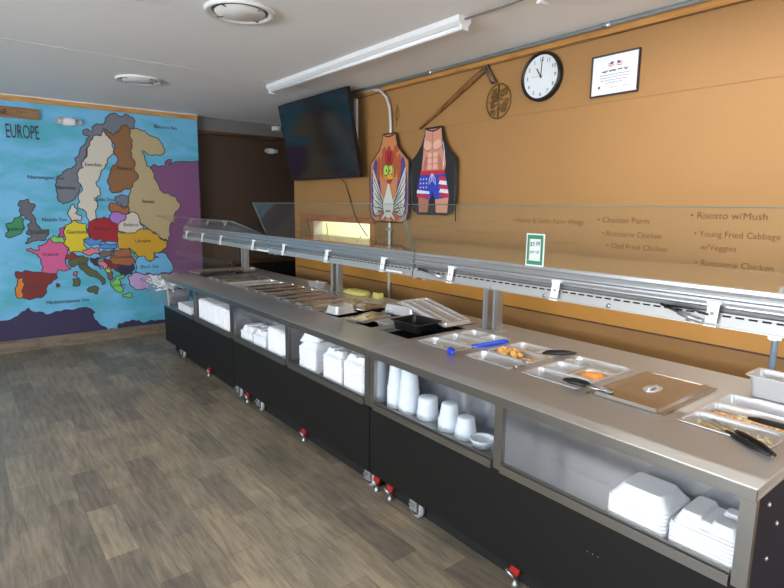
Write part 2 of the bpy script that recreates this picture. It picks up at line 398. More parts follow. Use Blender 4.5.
MURAL = [
('grey', [1.626,2.746,1.666,2.717,1.742,2.747,1.805,2.72,1.83,2.667,1.821,2.609,1.771,2.582,1.735,2.624,1.681,2.607,1.645,2.548,1.59,2.499,1.551,2.44,1.498,2.524,1.475,2.555,1.454,2.476,1.368,2.458,1.321,2.357,1.28,2.277,1.25,2.188,1.219,2.11,1.237,2.089,1.186,2.065,1.177,1.988,1.204,1.902,1.169,1.812,1.146,1.768,1.134,1.735,1.073,1.701,1.003,1.667,0.957,1.699,0.954,1.785,0.938,1.871,0.957,1.958,1.018,2.014,1.109,2.072,1.164,2.162,1.152,2.193,1.223,2.317,1.289,2.419,1.322,2.459,1.257,2.47,1.256,2.513,1.307,2.539,1.355,2.511,1.355,2.565,1.412,2.603,1.483,2.61,1.508,2.678]),
('cream', [1.467,2.521,1.506,2.492,1.551,2.44,1.56,2.363,1.587,2.287,1.543,2.251,1.498,2.203,1.472,2.124,1.415,2.032,1.357,1.929,1.397,1.852,1.399,1.784,1.344,1.738,1.354,1.637,1.332,1.546,1.295,1.456,1.242,1.422,1.23,1.546,1.195,1.613,1.146,1.635,1.162,1.768,1.203,1.879,1.175,1.966,1.186,2.065,1.237,2.089,1.219,2.11,1.25,2.188,1.321,2.357,1.362,2.458,1.454,2.476]),
('brown', [1.645,2.548,1.681,2.607,1.735,2.624,1.771,2.582,1.76,2.503,1.785,2.38,1.768,2.265,1.805,2.153,1.79,2.083,1.834,2.004,1.733,1.861,1.645,1.843,1.547,1.81,1.496,1.843,1.482,1.956,1.508,2.024,1.589,2.152,1.61,2.244,1.576,2.275,1.586,2.343,1.551,2.44,1.475,2.555,1.51,2.547,1.579,2.487]),
('purple', [1.983,2.139,2.031,2.177,2.157,2.16,2.172,2.22,2.244,2.248,2.23,2.199,2.205,2.174,2.586,2.256,2.56,0.775,2.087,0.805,1.999,0.935,2.037,1.642]),
('tan', [1.771,2.582,1.82,2.591,1.94,2.575,2.06,2.505,2.148,2.431,2.167,2.35,2.117,2.288,2.025,2.282,1.936,2.311,1.893,2.331,1.922,2.252,1.938,2.148,2.004,2.105,2.021,2.0,2.083,1.859,2.187,1.813,2.269,1.779,2.325,1.681,2.259,1.583,2.176,1.374,2.156,1.214,2.085,1.233,1.996,1.328,1.907,1.378,1.736,1.546,1.694,1.569,1.676,1.639,1.719,1.803,1.733,1.861,1.834,2.004,1.79,2.083,1.805,2.153,1.768,2.265,1.785,2.38,1.76,2.503]),
('darkgrey', [0.59,1.706,0.669,1.721,0.67,1.681,0.721,1.669,0.705,1.603,0.674,1.563,0.718,1.483,0.747,1.416,0.767,1.375,0.837,1.379,0.833,1.333,0.795,1.293,0.805,1.266,0.7,1.255,0.596,1.224,0.63,1.284,0.671,1.31,0.616,1.338,0.642,1.377,0.635,1.431,0.671,1.457,0.651,1.497,0.624,1.497,0.621,1.536,0.577,1.536,0.57,1.589,0.595,1.628,0.564,1.654]),
('green', [0.52,1.51,0.576,1.531,0.607,1.497,0.606,1.404,0.572,1.339,0.515,1.314,0.458,1.294,0.421,1.316,0.454,1.368,0.446,1.407,0.438,1.446,0.494,1.458]),
('orange', [0.498,0.834,0.544,0.844,0.555,0.762,0.526,0.614,0.474,0.619,0.464,0.688,0.486,0.768]),
('darkred', [0.483,0.916,0.526,0.905,0.573,0.924,0.73,0.892,0.87,0.869,0.883,0.82,0.841,0.795,0.778,0.744,0.759,0.648,0.696,0.598,0.58,0.587,0.526,0.614,0.555,0.762,0.544,0.844,0.498,0.834,0.479,0.876]),
('pink', [0.603,1.165,0.649,1.176,0.681,1.148,0.726,1.146,0.719,1.201,0.816,1.252,0.841,1.279,0.873,1.231,0.978,1.206,1.024,1.162,1.007,1.093,0.976,1.011,1.03,0.909,0.956,0.894,0.897,0.909,0.882,0.868,0.73,0.892,0.733,1.023,0.678,1.113,0.612,1.137]),
('magenta', [0.926,1.304,0.943,1.386,1.005,1.412,0.999,1.33,0.972,1.289,0.932,1.295]),
('ltgreen', [0.841,1.279,0.879,1.313,0.972,1.289,0.978,1.206,0.873,1.231]),
('yellow', [1.006,1.426,1.069,1.453,1.096,1.486,1.142,1.452,1.229,1.437,1.243,1.282,1.179,1.255,1.209,1.141,1.167,1.092,1.032,1.106,1.024,1.162,0.975,1.22,0.986,1.316]),
('cream', [1.055,1.604,1.104,1.673,1.141,1.605,1.113,1.563,1.161,1.536,1.186,1.549,1.169,1.48,1.096,1.486,1.069,1.453,1.046,1.536]),
('red', [1.248,1.457,1.263,1.465,1.421,1.521,1.525,1.512,1.569,1.448,1.554,1.201,1.401,1.215,1.275,1.267,1.243,1.282]),
('blue', [1.179,1.255,1.268,1.276,1.382,1.25,1.352,1.179,1.237,1.183,1.189,1.221]),
('red', [0.989,1.08,1.056,1.105,1.128,1.065,1.038,1.021,0.985,1.032]),
('olive', [1.001,1.009,1.065,1.048,1.153,1.064,1.214,1.041,1.198,0.985,1.243,0.896,1.378,0.77,1.383,0.726,1.341,0.699,1.336,0.744,1.263,0.808,1.153,0.887,1.108,0.961,1.032,0.937,1.005,0.967]),
('olive', [1.176,0.655,1.293,0.68,1.305,0.658,1.282,0.587,1.187,0.63]),
('olive', [1.035,0.795,1.098,0.805,1.096,0.705,1.029,0.71]),
('pink', [1.058,0.879,1.097,0.876,1.085,0.811,1.045,0.837]),
('salmon', [1.157,1.129,1.234,1.14,1.248,1.162,1.337,1.15,1.346,1.092,1.268,1.081,1.216,1.061,1.167,1.086]),
('blue', [1.347,1.179,1.413,1.205,1.532,1.193,1.529,1.143,1.435,1.132,1.358,1.15]),
('greybrown', [1.314,1.079,1.395,1.119,1.501,1.124,1.482,1.043,1.363,1.034]),
('sienna', [1.482,1.043,1.514,1.12,1.677,1.123,1.712,1.017,1.765,0.954,1.678,0.914,1.516,0.938,1.44,1.001]),
('ltgreen', [1.678,1.138,1.733,1.127,1.776,1.014,1.754,1.015,1.689,1.093]),
('darkred', [1.349,1.02,1.44,1.001,1.516,0.938,1.556,0.936,1.524,0.849,1.447,0.898,1.399,0.974]),
('salmon', [1.308,0.979,1.386,0.983,1.423,0.943,1.392,0.878,1.331,0.934]),
('navy', [1.235,1.04,1.35,1.034,1.308,0.979,1.354,0.889,1.292,0.936,1.244,0.982]),
('navy', [1.555,0.921,1.721,0.935,1.727,0.881,1.686,0.808,1.589,0.8,1.532,0.848]),
('ltgreen', [1.435,0.722,1.507,0.79,1.59,0.815,1.601,0.775,1.532,0.759,1.554,0.682,1.576,0.59,1.522,0.589,1.471,0.644]),
('ltgreen', [1.561,0.561,1.672,0.567,1.678,0.52,1.572,0.524]),
('greybrown', [1.417,0.856,1.47,0.852,1.473,0.763,1.436,0.736,1.414,0.797]),
('yellow', [1.394,0.901,1.459,0.882,1.443,0.839,1.404,0.848]),
('lilac', [1.643,0.781,1.715,0.821,1.899,0.803,2.044,0.784,2.24,0.793,2.409,0.743,2.434,0.58,2.212,0.534,2.034,0.597,1.915,0.576,1.83,0.614,1.716,0.609,1.651,0.69]),
('sea', [1.73,0.835,1.783,1.029,1.883,1.039,1.906,0.947,2.026,1.002,1.969,1.035,1.986,1.08,2.073,1.061,2.144,0.981,2.198,0.852,2.165,0.798,2.014,0.78,1.899,0.809,1.799,0.81]),
('gold', [1.563,1.347,1.676,1.33,1.758,1.322,1.859,1.371,1.901,1.37,1.984,1.309,2.067,1.23,2.14,1.213,2.121,1.121,2.029,1.063,1.956,1.066,1.968,1.005,1.936,0.96,1.879,0.963,1.859,1.025,1.756,1.045,1.678,1.138,1.55,1.142,1.556,1.245]),
('cream', [1.567,1.419,1.643,1.477,1.661,1.549,1.759,1.579,1.823,1.49,1.859,1.371,1.758,1.322,1.568,1.347]),
('violet', [1.473,1.521,1.504,1.592,1.582,1.578,1.661,1.549,1.643,1.477,1.567,1.419,1.521,1.449]),
('sienna', [1.482,1.663,1.51,1.692,1.575,1.679,1.639,1.622,1.695,1.651,1.704,1.578,1.661,1.549,1.582,1.578,1.478,1.606]),
('grey', [1.554,1.764,1.622,1.788,1.702,1.773,1.696,1.666,1.64,1.636,1.589,1.693,1.55,1.707]),
('darkred', [0.861,0.746,0.892,0.749,0.894,0.712,0.865,0.709]),
('navy', [-1.2,0.35,0.212,0.363,0.296,0.378,0.425,0.402,0.539,0.469,0.574,0.5,0.604,0.454,0.735,0.401,0.875,0.424,0.947,0.438,1.213,0.415,1.247,0.363,1.22,0.337,1.276,0.23,1.372,0.14,1.477,0.135,1.494,0.203,1.588,0.215,1.67,0.226,1.79,0.172,1.975,0.189,2.484,0.176,2.59,0.33,2.59,0.137,-1.2,0.137])]
MLAB = [('Norway', 1.045, 1.857), ('Sweden', 1.34, 2.132), ('Finland', 1.678, 2.107), ('Russia', 1.934, 1.713), ('Belarus', 1.714, 1.426), ('Ukraine', 1.842, 1.219), ('Turkey', 1.865, 0.722), ('Black Sea', 1.903, 0.892), ('Germany', 1.123, 1.347), ('Poland', 1.38, 1.379), ('France', 0.832, 1.098), ('Spain', 0.642, 0.733), ('Romania', 1.598, 1.031), ('Mediterranean Sea', 0.967, 0.535), ('North Sea', 0.899, 1.493), ('Baltic Sea', 1.204, 1.702), ('Barents Sea', 2.189, 2.637), ('Norwegian Sea', 0.853, 1.965), ('Ireland', 0.521, 1.393), ('Italy', 1.147, 0.973), ('Greece', 1.522, 0.685), ('England', 0.742, 1.354)]

# ------------------------------------------------------------------ mural on the far wall
def sea_mat():
    m = mat('map_sea_paint', (96, 178, 210), .6); nt = m.node_tree; b = nt.nodes['Principled BSDF']
    tc = nt.nodes.new('ShaderNodeTexCoord'); mp = nt.nodes.new('ShaderNodeMapping'); mp.inputs['Scale'].default_value = (.9, 1, 1.8)
    n = nt.nodes.new('ShaderNodeTexNoise'); n.inputs['Scale'].default_value = 2.2; n.inputs['Detail'].default_value = 6; n.inputs['Distortion'].default_value = .6
    r = nt.nodes.new('ShaderNodeValToRGB')
    r.color_ramp.elements[0].position = .36; r.color_ramp.elements[0].color = (*lin((78, 170, 190)), 1)
    r.color_ramp.elements[1].position = .56; r.color_ramp.elements[1].color = (*lin((112, 184, 224)), 1)
    nt.links.new(tc.outputs['Object'], mp.inputs[0]); nt.links.new(mp.outputs[0], n.inputs['Vector'])
    nt.links.new(n.outputs['Fac'], r.inputs[0]); nt.links.new(r.outputs[0], b.inputs['Base Color'])
    return m
SEA = sea_mat()
LINE = mat('map_outline', (62, 56, 70), .7)
m = MB(); F = WF(0, 0, 7.3985)
m.poly([(-1.2, .137), (2.59, .137), (2.59, 2.765), (-1.2, 2.765)], SEA, F, .0015)
def rough(pts, amp=.16, lev=2):
    for _ in range(lev):
        out = []
        for i, a in enumerate(pts):
            b = pts[(i+1) % len(pts)]; d = math.hypot(b[0]-a[0], b[1]-a[1]); out.append(a)
            if .03 < d < .9:
                h = math.sin((a[0]+b[0])*91.7+(a[1]+b[1])*57.3)*amp*min(d, .12); s = 1 if a < b else -1
                out.append(((a[0]+b[0])/2-(b[1]-a[1])/d*h*s, (a[1]+b[1])/2+(b[0]-a[0])/d*h*s))
        pts = out
    return pts
for i, (c, v) in enumerate(MURAL):
    if c == 'purple': v = [2.588 if (k % 2 == 0 and x > 2.5) else x for k, x in enumerate(v)]
    pts = rough([(v[k], v[k+1]) for k in range(0, len(v), 2)])
    z = .0018 + .00014*i
    if c == 'sea': mm = mat('map_black_sea', (112, 184, 224), .6)
    else: mm = cm(c)
    m.poly(pts, mm, WF(0, 0, 7.3985-z))
    if c != 'navy' or i < 40:
        m.ribbon(pts, .011, LINE, F, z+.00007)
for t, x, z in MLAB:
    if t == 'Baltic Sea': x, z = 1.43, 1.73
    m.text(t, .062, LINE, WF(x, z-.02, 7.3985-.0090), .95, 0, 'CENTER')
m.text('EUROPE', .215, LINE, WF(.512, 2.375, 7.3985-.0090), .40)
mural = m.build('europe_map_mural', recalc=False)
tag(mural, 'large painted map of Europe on blue sea covering the far wall, headed EUROPE', 'mural')

# ------------------------------------------------------------------ things on the far walls
m = MB(); m.b2(-.1, .836, 7.366, 7.389, 2.585, 2.70, wood_mat('plank_brown', (150, 112, 70), (118, 80, 46), stretch=(.7, 6, 8)))
m.text('DINE', .085, INK, WF(.40, 2.612, 7.364), .75)
m.scribble(.13, .022, INK, WF(.63, 2.64, 7.365), 5, .002)
tag(m.build('wooden_sign'), 'brown wooden plank sign above the painted word EUROPE', 'sign')
def emergency_light(x, y, z, label, q=.8):
    t = thing('emergency_light', label, 'emergency light', (x, y, z)); t.scale = (q, q, q)
    b = MB(); prof = [(.001, 0), (.10, 0), (.10, .03), (.085, .055), (.04, .065), (.001, .066)]
    M = Matrix(((1.35, 0, 0, 0), (0, 0, -1, 0), (0, .62, 0, 0), (0, 0, 0, 1)))
    b.lathe(prof, WHITEPL, M, 24); b.build('body', t)
    for s in (-1, 1):
        h = MB(); M = Matrix.Translation((s*.115, -.035, .0)) @ Matrix.Rotation(R(90), 4, 'X') @ Matrix.Rotation(R(s*18), 4, 'Y')
        h.lathe([(.001, -.02), (.04, -.02), (.048, .02), (.048, .035), (.040, .035), (.036, .02), (.001, .016)], mat('lamp_head_grey', (176, 176, 180), .35), M, 20)
        h.build('lamp_head', t)
    return t
emergency_light(1.115, 7.395, 2.596, 'white twin-head emergency light on the blue sea of the painted map')
emergency_light(3.70, 7.555, 2.46, 'white twin-head emergency light high on the dark brown wall', .62)
m = MB(); m.b2(3.70, 3.79, 7.40, 7.50, 2.74, 2.80, WHITEPL); m.b2(3.725, 3.765, 7.385, 7.40, 2.752, 2.785, WHITEPL)
tag(m.build('wall_sensor'), 'small white box fixed to the grey bulkhead beside the television', 'sensor')
m = MB(); m.b2(3.0, 4.4, 7.40, 7.56, .86, .90, DARKWOOD_AND_SHADE); m.b2(3.0, 4.4, 7.52, 7.56, .2, .86, DARK); m.b2(3.02, 3.06, 7.4, 7.52, 0, .86, DARKWOOD_AND_SHADE); m.b2(4.30, 4.34, 7.4, 7.52, 0, .86, DARKWOOD_AND_SHADE)
tag(m.build('hall_shelf'), 'low dark shelf against the brown wall of the hallway', 'shelf')

# ------------------------------------------------------------------ ceiling things
def vent(x, y, rad, label):
    t = thing('ceiling_vent', label, 'air vent', (x, y, ZC))
    a = MB()
    a.lathe([(rad*.80, 0), (rad, 0), (rad, -.012), (rad*.96, -.022), (rad*.84, -.014), (rad*.78, 0)], TUBEW, None, 48, True, False)
    a.build('outer_ring', t)
    b = MB(); b.lathe([(.001, -.016), (rad*.70, -.016), (rad*.72, -.012), (rad*.70, -.009), (.001, -.009)], CEIL, None, 48, True, True); b.build('damper_plate', t)
    for k in range(4):
        a0 = k*math.pi/2+.5; c = MB()
        c.box((rad*.72*math.cos(a0), rad*.72*math.sin(a0), -.009), (rad*.22, .012, .016), GREYWALL, Matrix.Rotation(a0, 3, 'Z'))
        c.build('bracket', t)
    d = MB(); d.lathe([(.001, -.001), (rad*.80, -.001), (rad*.80, -.004), (.001, -.004)], mat('vent_shadow', (120, 120, 124), .8), None, 40, False); d.build('vent_gap_shade', t)  # grey disc paints the shade in the gap around the plate
    return t
vent(1.44, 3.30, .205, 'larger round white ceiling vent at the top edge, nearer the camera')
vent(1.46, 5.67, .20, 'smaller-looking round white ceiling vent nearer the painted map')
m = MB(); m.lathe([(.001, 0), (.05, 0), (.05, -.018), (.03, -.03), (.001, -.03)], TUBEW, Matrix.Translation((.90, 3.40, ZC)), 20)
tag(m.build('smoke_detector'), 'small round grey knob on the ceiling at the top edge of the picture', 'detector')
def strip_light(x, ya, yb, label, watts=0):
    t = thing('strip_light', label, 'ceiling light', (x, (ya+yb)/2, ZC))
    L = (yb-ya)/2
    a = MB(); a.loft([[(-.055, s, 0), (.055, s, 0), (.05, s, -.03), (.03, s, -.05), (-.03, s, -.05), (-.05, s, -.03)] for s in (-L, L)], TUBEW)
    a.build('housing', t)
    b = MB(); b.tube([(0, -L+.03, -.054), (0, L-.03, -.054)], .017, mat('tube_glass', (236, 238, 240), .3), 12); b.build('fluorescent_tube', t)
    if watts:
        l = area('tube_light', (x, (ya+yb)/2, ZC-.09), (0, 0, 0), .06, 2*L-.1, watts, (1, .99, .97))
    for s in (-1, 1):
        c = MB(); c.b2(-.028, .028, s*L-.012-.01*s, s*L+.012-.01*s, -.078, -.048, WHITEPL); c.build('lamp_holder', t)
    return t
strip_light(2.52, 2.50, 5.10, 'long white fluorescent strip light on the ceiling near the television')
strip_light(2.52, -.6, 1.95, 'white fluorescent strip light past the top edge beyond the thin cable', 17)
m = MB(); m.tube([(2.52, 2.5, 2.815), (2.53, 2.2, 2.812), (2.52, 1.95, 2.815)], .007, mat('grey_cable', (110, 110, 112), .5))
tag(m.build('light_cable'), 'thin grey cable running along the ceiling from the strip light', 'cable')
m = MB(); m.tube([(3.26, Y0, 2.812), (3.26, 6.05, 2.812)], .014, GALV, 10)
for y in (.2, 1.98, 3.6, 5.2): m.tube([(3.26, y, 2.812), (3.26, y+.05, 2.812)], .02, BRIGHTALU, 10)
tag(m.build('ceiling_conduit'), 'long grey conduit running where the ceiling meets the orange wall', 'pipe')
t = thing('wall_conduit', 'grey conduit bending down the orange wall behind the rooster apron', 'pipe', (3.27, 4.17, 0))
m = MB(); pts = [(0, .55, 2.80), (0, .30, 2.80), (0, .17, 2.775), (0, .07, 2.70), (0, .02, 2.60), (0, 0, 2.45), (0, 0, 1.6), (0, 0, .3)]
m.tube(pts, .0145, mat('pale_conduit', (206, 206, 204), .4, .3), 10); m.build('pipe', t)
for z in (1.46, 1.2): m = MB(); m.b2(-.02, .03, -.03, .03, z, z+.03, BRIGHTALU); m.build('strap', t)
m = MB(); m.b2(3.275, 3.30, 4.745, 4.79, 2.30, 2.755, TUBEW)
tag(m.build('wall_raceway'), 'short white cable channel running down the wall beside the television', 'cable channel')
m = MB(); m.tube([(3.285, 4.10, 2.62), (3.283, 4.09, 2.57), (3.283, 4.12, 2.53), (3.283, 4.10, 2.49), (3.283, 4.11, 2.42)], .003, BRASS, 6)
m.tube([(3.285+.0*math.cos(a), 4.10+.03*math.sin(a), 2.53+.05*math.cos(a)) for a in [k*math.pi/6 for k in range(12)]], .0025, BRASS, 6, True)
tag(m.build('hanging_wire'), 'thin looped wire hanging on the orange wall right of the conduit', 'wire')

# ------------------------------------------------------------------ television
tv = thing('television', 'large black flat television hung tilted high on the orange wall', 'television', (3.10, 5.235, 2.39), (0, 0, 0))
TM = Matrix.Rotation(math.atan2(.16, .838), 4, 'Y')
TM = Matrix(((TM[0][0], 0, TM[0][2]*-1, 0), (0, 1, 0, 0), (-TM[2][0], 0, TM[2][2], 0), (0, 0, 0, 1)))
def tvbox(mb, x0, x1, y0, y1, z0, z1, mm): mb.box(TM @ Vector(((x0+x1)/2, (y0+y1)/2, (z0+z1)/2)), (x1-x0, y1-y0, z1-z0), mm, TM.to_3x3())
m = MB(); tvbox(m, .0, .035, -.705, .705, -.425, .425, TVB); tvbox(m, .035, .075, -.5, .5, -.36, .15, TVB)
for a in ((-.705, .705, .41, .425), (-.705, .705, -.425, -.40), (-.705, -.69, -.40, .41), (.69, .705, -.40, .41)): tvbox(m, -.006, 0, *a, TVB)
m.build('bezel', tv)
m = MB(); tvbox(m, -.003, 0, -.69, .69, -.40, .41, SCREEN); m.build('screen', tv)
m = MB(); m.b2(.07, .195, -.28, -.24, -.2, .2, DARK); m.b2(.07, .195, .24, .28, -.2, .2, DARK); m.b2(.17, .195, -.3, .3, -.1, .1, DARK); m.build('wall_mount', tv)
m = MB(); m.tube([(3.24, 4.97, 1.97), (3.285, 4.96, 1.93), (3.288, 4.84, 1.70), (3.24, 4.72, 1.60), (3.24, 4.657, 1.528), (3.235, 4.52, 1.42), (3.245, 4.43, 1.345)], .005, BLACKPL, 6)
tag(m.build('tv_cable'), 'thin black cable drooping from the television across the pass-through', 'cable')
m = MB(); m.tube([(3.24, 5.70, 1.52), (3.24, 5.66, 1.42), (3.24, 5.60, 1.25)], .004, BLACKPL, 6)
tag(m.build('short_cable'), 'short black cable hanging at the left end of the pass-through opening', 'cable')
m = MB(); m.tube([(3.245, 5.28, 1.50), (3.24, 5.25, 1.40), (3.24, 5.22, 1.25)], .004, BLACKPL, 6)
tag(m.build('short_cable'), 'second black cable hanging straight across the pass-through opening', 'cable')

# ------------------------------------------------------------------ aprons
def smooth_pts(pts, n=6):
    out = []; N = len(pts)
    for i in range(N):
        p0, p1, p2, p3 = [Vector(pts[(i+k-1) % N]) for k in range(4)]
        for j in range(n):
            t = j/n
            out.append(tuple(.5*((2*p1)+(-p0+p2)*t+(2*p0-5*p1+4*p2-p3)*t*t+(-p0+3*p1-3*p2+p3)*t**3)))
    return out
def ell(cx, cy, rx, ry, n=16, a0=0): return [(cx+rx*math.cos(2*math.pi*k/n+a0), cy+ry*math.sin(2*math.pi*k/n+a0)) for k in range(n)]
def apron_outline(w, h, nw):
    # neck top, concave armholes to the shoulders, straight sides, rounded bottom; v = 0 at the bottom
    right = [(nw/2, h), (nw/2+.012, h-.06), (nw/2+.04, h-.13), (w/2-.07, h-.205), (w/2, h-.26), (w/2, .10), (w/2-.025, .035), (w/2-.09, 0)]
    return [(-x, y) for x, y in reversed(right)] + right
def apron(name, label, y, z, w, h, nw, cloth, deco, roll=0):
    t = thing(name, label, 'apron', (3.255, y, z))
    M0 = WR(0, 0, 0) @ Matrix.Rotation(R(roll), 4, 'Z')
    o = apron_outline(w, h, nw)
    m = MB(); m.poly(list(reversed(o)), cloth, M0, .006); b = m.build('cloth', t)
    m = MB(); m.tube([M0 @ Vector((x, v, .004)) for x, v in o], .0075, BLACKRUB, 6, True); m.build('edging', t)
    deco(t, M0)
    m = MB()
    m.tube([M0 @ Vector(p) for p in ((w/2, h-.26, .003), (w/2+.02, h-.36, .004), (w/2+.012, h-.55, .004), (w/2+.02, h-.78, .003))], .005, BLACKRUB, 6)
    m.build('tie_strap', t); m = MB()
    m.tube([M0 @ Vector(p) for p in ((-w/2, h-.26, .003), (-w/2-.016, h-.40, .004), (-w/2-.006, h-.6, .004), (-w/2-.012, h-.72, .003))], .005, BLACKRUB, 6)
    m.build('tie_strap', t)
    m = MB(); m.tube([M0 @ Vector(p) for p in ((-nw/2, h, .003), (-nw/4, h-.02, .008), (0, h-.028, .01), (nw/4, h-.02, .008), (nw/2, h, .003))], .006, BLACKRUB, 6)
    m.build('neck_loop', t)
    return t
def deco_rooster(t, M0):
    m = MB(); L = lambda pts, c, z, sm=True: m.poly(smooth_pts(pts, 4) if sm else pts, mat('print_'+c[0], c[1], .7), M0 @ Matrix.Translation((0, 0, z))) and (m.ribbon(smooth_pts(pts, 4) if sm else pts, .0035, mat('print_black', (26, 24, 26), .7), M0, z+.00007) if c[0] not in ('rust', 'purple', 'black') else None)
    tan = ('skin', (198, 132, 84)); or2 = ('rust', (170, 84, 48)); pur = ('purple', (84, 62, 132)); wh = ('bone', (206, 204, 196)); grn = ('green', (176, 208, 84)); rd = ('comb', (184, 44, 44)); bl = ('black', (26, 24, 26)); yl = ('beak', (214, 160, 52)); sh = ('shade', (132, 128, 124))
    L([(-.24, .05), (-.275, .20), (-.265, .45), (-.20, .60), (-.14, .40), (-.10, .10)], pur, .0065); L([(.24, .05), (.275, .20), (.265, .45), (.20, .60), (.14, .40), (.10, .10)], pur, .0065)
    L([(-.10, .42), (-.12, .60), (-.06, .66), (.06, .66), (.12, .60), (.10, .42)], or2, .0066)
    L([(-.19, .40), (-.17, .60), (-.13, .58), (-.14, .42)], or2, .007); L([(.13, .42), (.13, .60), (.18, .60), (.17, .40)], or2, .007)
    L([(-.15, .02), (-.13, .18), (-.05, .10), (-.04, .01)], or2, .007); L([(.04, .01), (.06, .10), (.14, .18), (.16, .02)], or2, .007)
    L([(-.11, .66), (-.07, .70), (-.03, .67), (-.08, .62)], or2, .007); L([(.07, .68), (.12, .71), (.15, .66), (.10, .63)], or2, .007)
    for s in (-1, 1):   # spread wings: three layers of feathers
        for k in range(6):
            a = k/5
            L([(s*.03, .20-.01*k), (s*(.10+.03*a), .24-.03*k), (s*(.20+.03*(1-a)), .48-.07*k), (s*(.245+.01*(1-a)), .50-.072*k), (s*(.20+.02*(1-a)), .36-.06*k), (s*.08, .16-.012*k)], wh, .0072+.00015*k)
            L([(s*.09, .205-.02*k), (s*(.20+.02*(1-a)), .40-.065*k), (s*(.19+.02*(1-a)), .375-.06*k), (s*.09, .195-.02*k)], sh, .0085)
    L([(-.05, .06), (-.085, .16), (-.05, .26), (-.02, .34), (.0, .40), (.02, .34), (.05, .26), (.085, .16), (.05, .06), (0, .035)], wh, .0088)
    for s in (-1, 1):
        L([(s*.02, .08), (s*.09, .02), (s*.105, .03), (s*.03, .11)], wh, .0091)
    L([(-.035, .11), (.035, .11), (.03, .095), (-.03, .095)], sh, .0093, False)
    L([(-.075, .40), (-.09, .48), (-.05, .55), (.0, .57), (.06, .54), (.085, .47), (.07, .40), (0, .37)], tan, .0088)
    for dx, hh in ((-.03, .66), (.005, .70), (.04, .65)):
        L([(dx-.018, .54), (dx-.022, hh-.02), (dx-.002, hh), (dx+.02, hh-.03), (dx+.02, .54)], rd, .0090)
    for s, r in ((-1, 1), (1, .85)):
        m.poly(ell(s*.036-.005, .485, .042*r, .055*r), mat('print_black', (26, 24, 26), .7), M0 @ Matrix.Translation((0, 0, .0092)))
        m.poly(ell(s*.036-.005, .485, .036*r, .048*r), mat('print_green', grn[1], .7), M0 @ Matrix.Translation((0, 0, .0095)))
        m.poly(ell(s*.026-.005, .478, .009, .013), mat('print_black', bl[1], .7), M0 @ Matrix.Translation((0, 0, .0098)))
    L([(-.03, .43), (.02, .45), (.085, .41), (.03, .395), (-.02, .40)], yl, .0097); L([(-.02, .40), (.05, .395), (.03, .36), (-.01, .365)], rd, .0096)
    m.build('rooster_print', t, recalc=False)
def deco_shorts(t, M0):
    M0 = M0 @ Matrix.Diagonal((1.2, 1, 1, 1))
    m = MB(); L = lambda pts, c, z, sm=True: m.poly(smooth_pts(pts, 4) if sm else pts, mat('shirt_'+c[0], c[1], .7), M0 @ Matrix.Translation((0, 0, z)))
    sk = ('skin', (204, 142, 120)); lo = ('skin_low', (176, 112, 92)); hi = ('skin_high', (226, 172, 152)); bl = ('blue', (44, 62, 176)); rd = ('red', (190, 44, 56)); wh = ('white', (226, 222, 226))
    L([(-.095, .715), (.08, .715), (.09, .62), (.095, .55), (.12, .50), (.135, .42), (.115, .34), (-.12, .34), (-.115, .42), (-.105, .50), (-.10, .60)], sk, .0065, False)
    for s in (-1, 1):
        L([(s*.012-.01, .60), (s*.075-.01, .625), (s*.09-.01, .57), (s*.05-.01, .545), (s*.015-.01, .555)], hi, .007)
        L([(s*.012-.01, .553), (s*.05-.01, .540), (s*.088-.01, .565), (s*.085-.01, .548), (s*.04-.01, .530)], lo, .0072)
        for k in range(3): L([(s*.008-.005, .515-.05*k), (s*.045-.005, .522-.05*k), (s*.05-.005, .488-.05*k), (s*.012-.005, .482-.05*k)], hi, .0073)
        L([(s*.06, .50), (s*.085, .47), (s*.10, .38), (s*.07, .37), (s*.055, .43)], lo, .0071)
    L([(-.008, .60), (-.003, .60), (-.001, .36), (-.006, .36)], lo, .0075)
    L([(-.012, .70), (-.004, .70), (-.004, .60), (-.012, .60)], lo, .0075)
    # thighs
    L([(-.15, .155), (-.03, .15), (-.045, .015), (-.14, .015)], lo, .0065, False); L([(.03, .15), (.17, .155), (.16, .015), (.045, .015)], sk, .0065, False)
    # shorts
    L([(-.125, .365), (.12, .365), (.155, .26), (.175, .145), (.03, .125), (.005, .19), (-.02, .125), (-.165, .15), (-.15, .27)], bl, .0078, False)
    L([(-.127, .372), (.122, .372), (.126, .335), (-.131, .335)], rd, .0082, False)
    for k in range(5):
        c = wh if k % 2 else rd
        z = .30-.035*k
        L([(.075+.004*k, z+.02), (.137+.009*k, z+.012), (.142+.009*k, z-.02), (.062+.003*k, z-.010)], c, .0083, False)
        if k > 2: L([(-.163, z+.015), (-.03, z+.0), (-.025, z-.022), (-.166, z-.016)], c, .0084, False)
    for k in range(9):
        x, v = -.125+.032*(k % 3), .30-.035*(k//3)
        m.poly([(x+(.011 if i % 2 == 0 else .0045)*math.sin(i*math.pi/5), v+(.011 if i % 2 == 0 else .0045)*math.cos(i*math.pi/5)) for i in range(10)][::-1], mat('shirt_white', wh[1], .7), M0 @ Matrix.Translation((0, 0, .0084)))
    for s in (-1, 1):
        m.tube([M0 @ Vector(p) for p in ((s*.005, .345, .009), (s*.03, .30, .009), (s*.035, .25, .009), (s*.012, .28, .009), (s*.002, .34, .009))], .003, mat('shirt_white', wh[1], .7), 5)
    m.tube([M0 @ Vector(p) for p in ((.10, .60, .009), (.12, .52, .009), (.118, .45, .009), (.11, .40, .009))], .0035, mat('shirt_white', wh[1], .7), 5)
    m.build('torso_print', t, recalc=False)
apron('rooster_apron', 'cooking apron printed with a green-eyed rooster over a white winged bird', 4.165, 1.545, .585, .815, .195, mat('apron_tan', (198, 128, 82), .75), deco_rooster, 0)
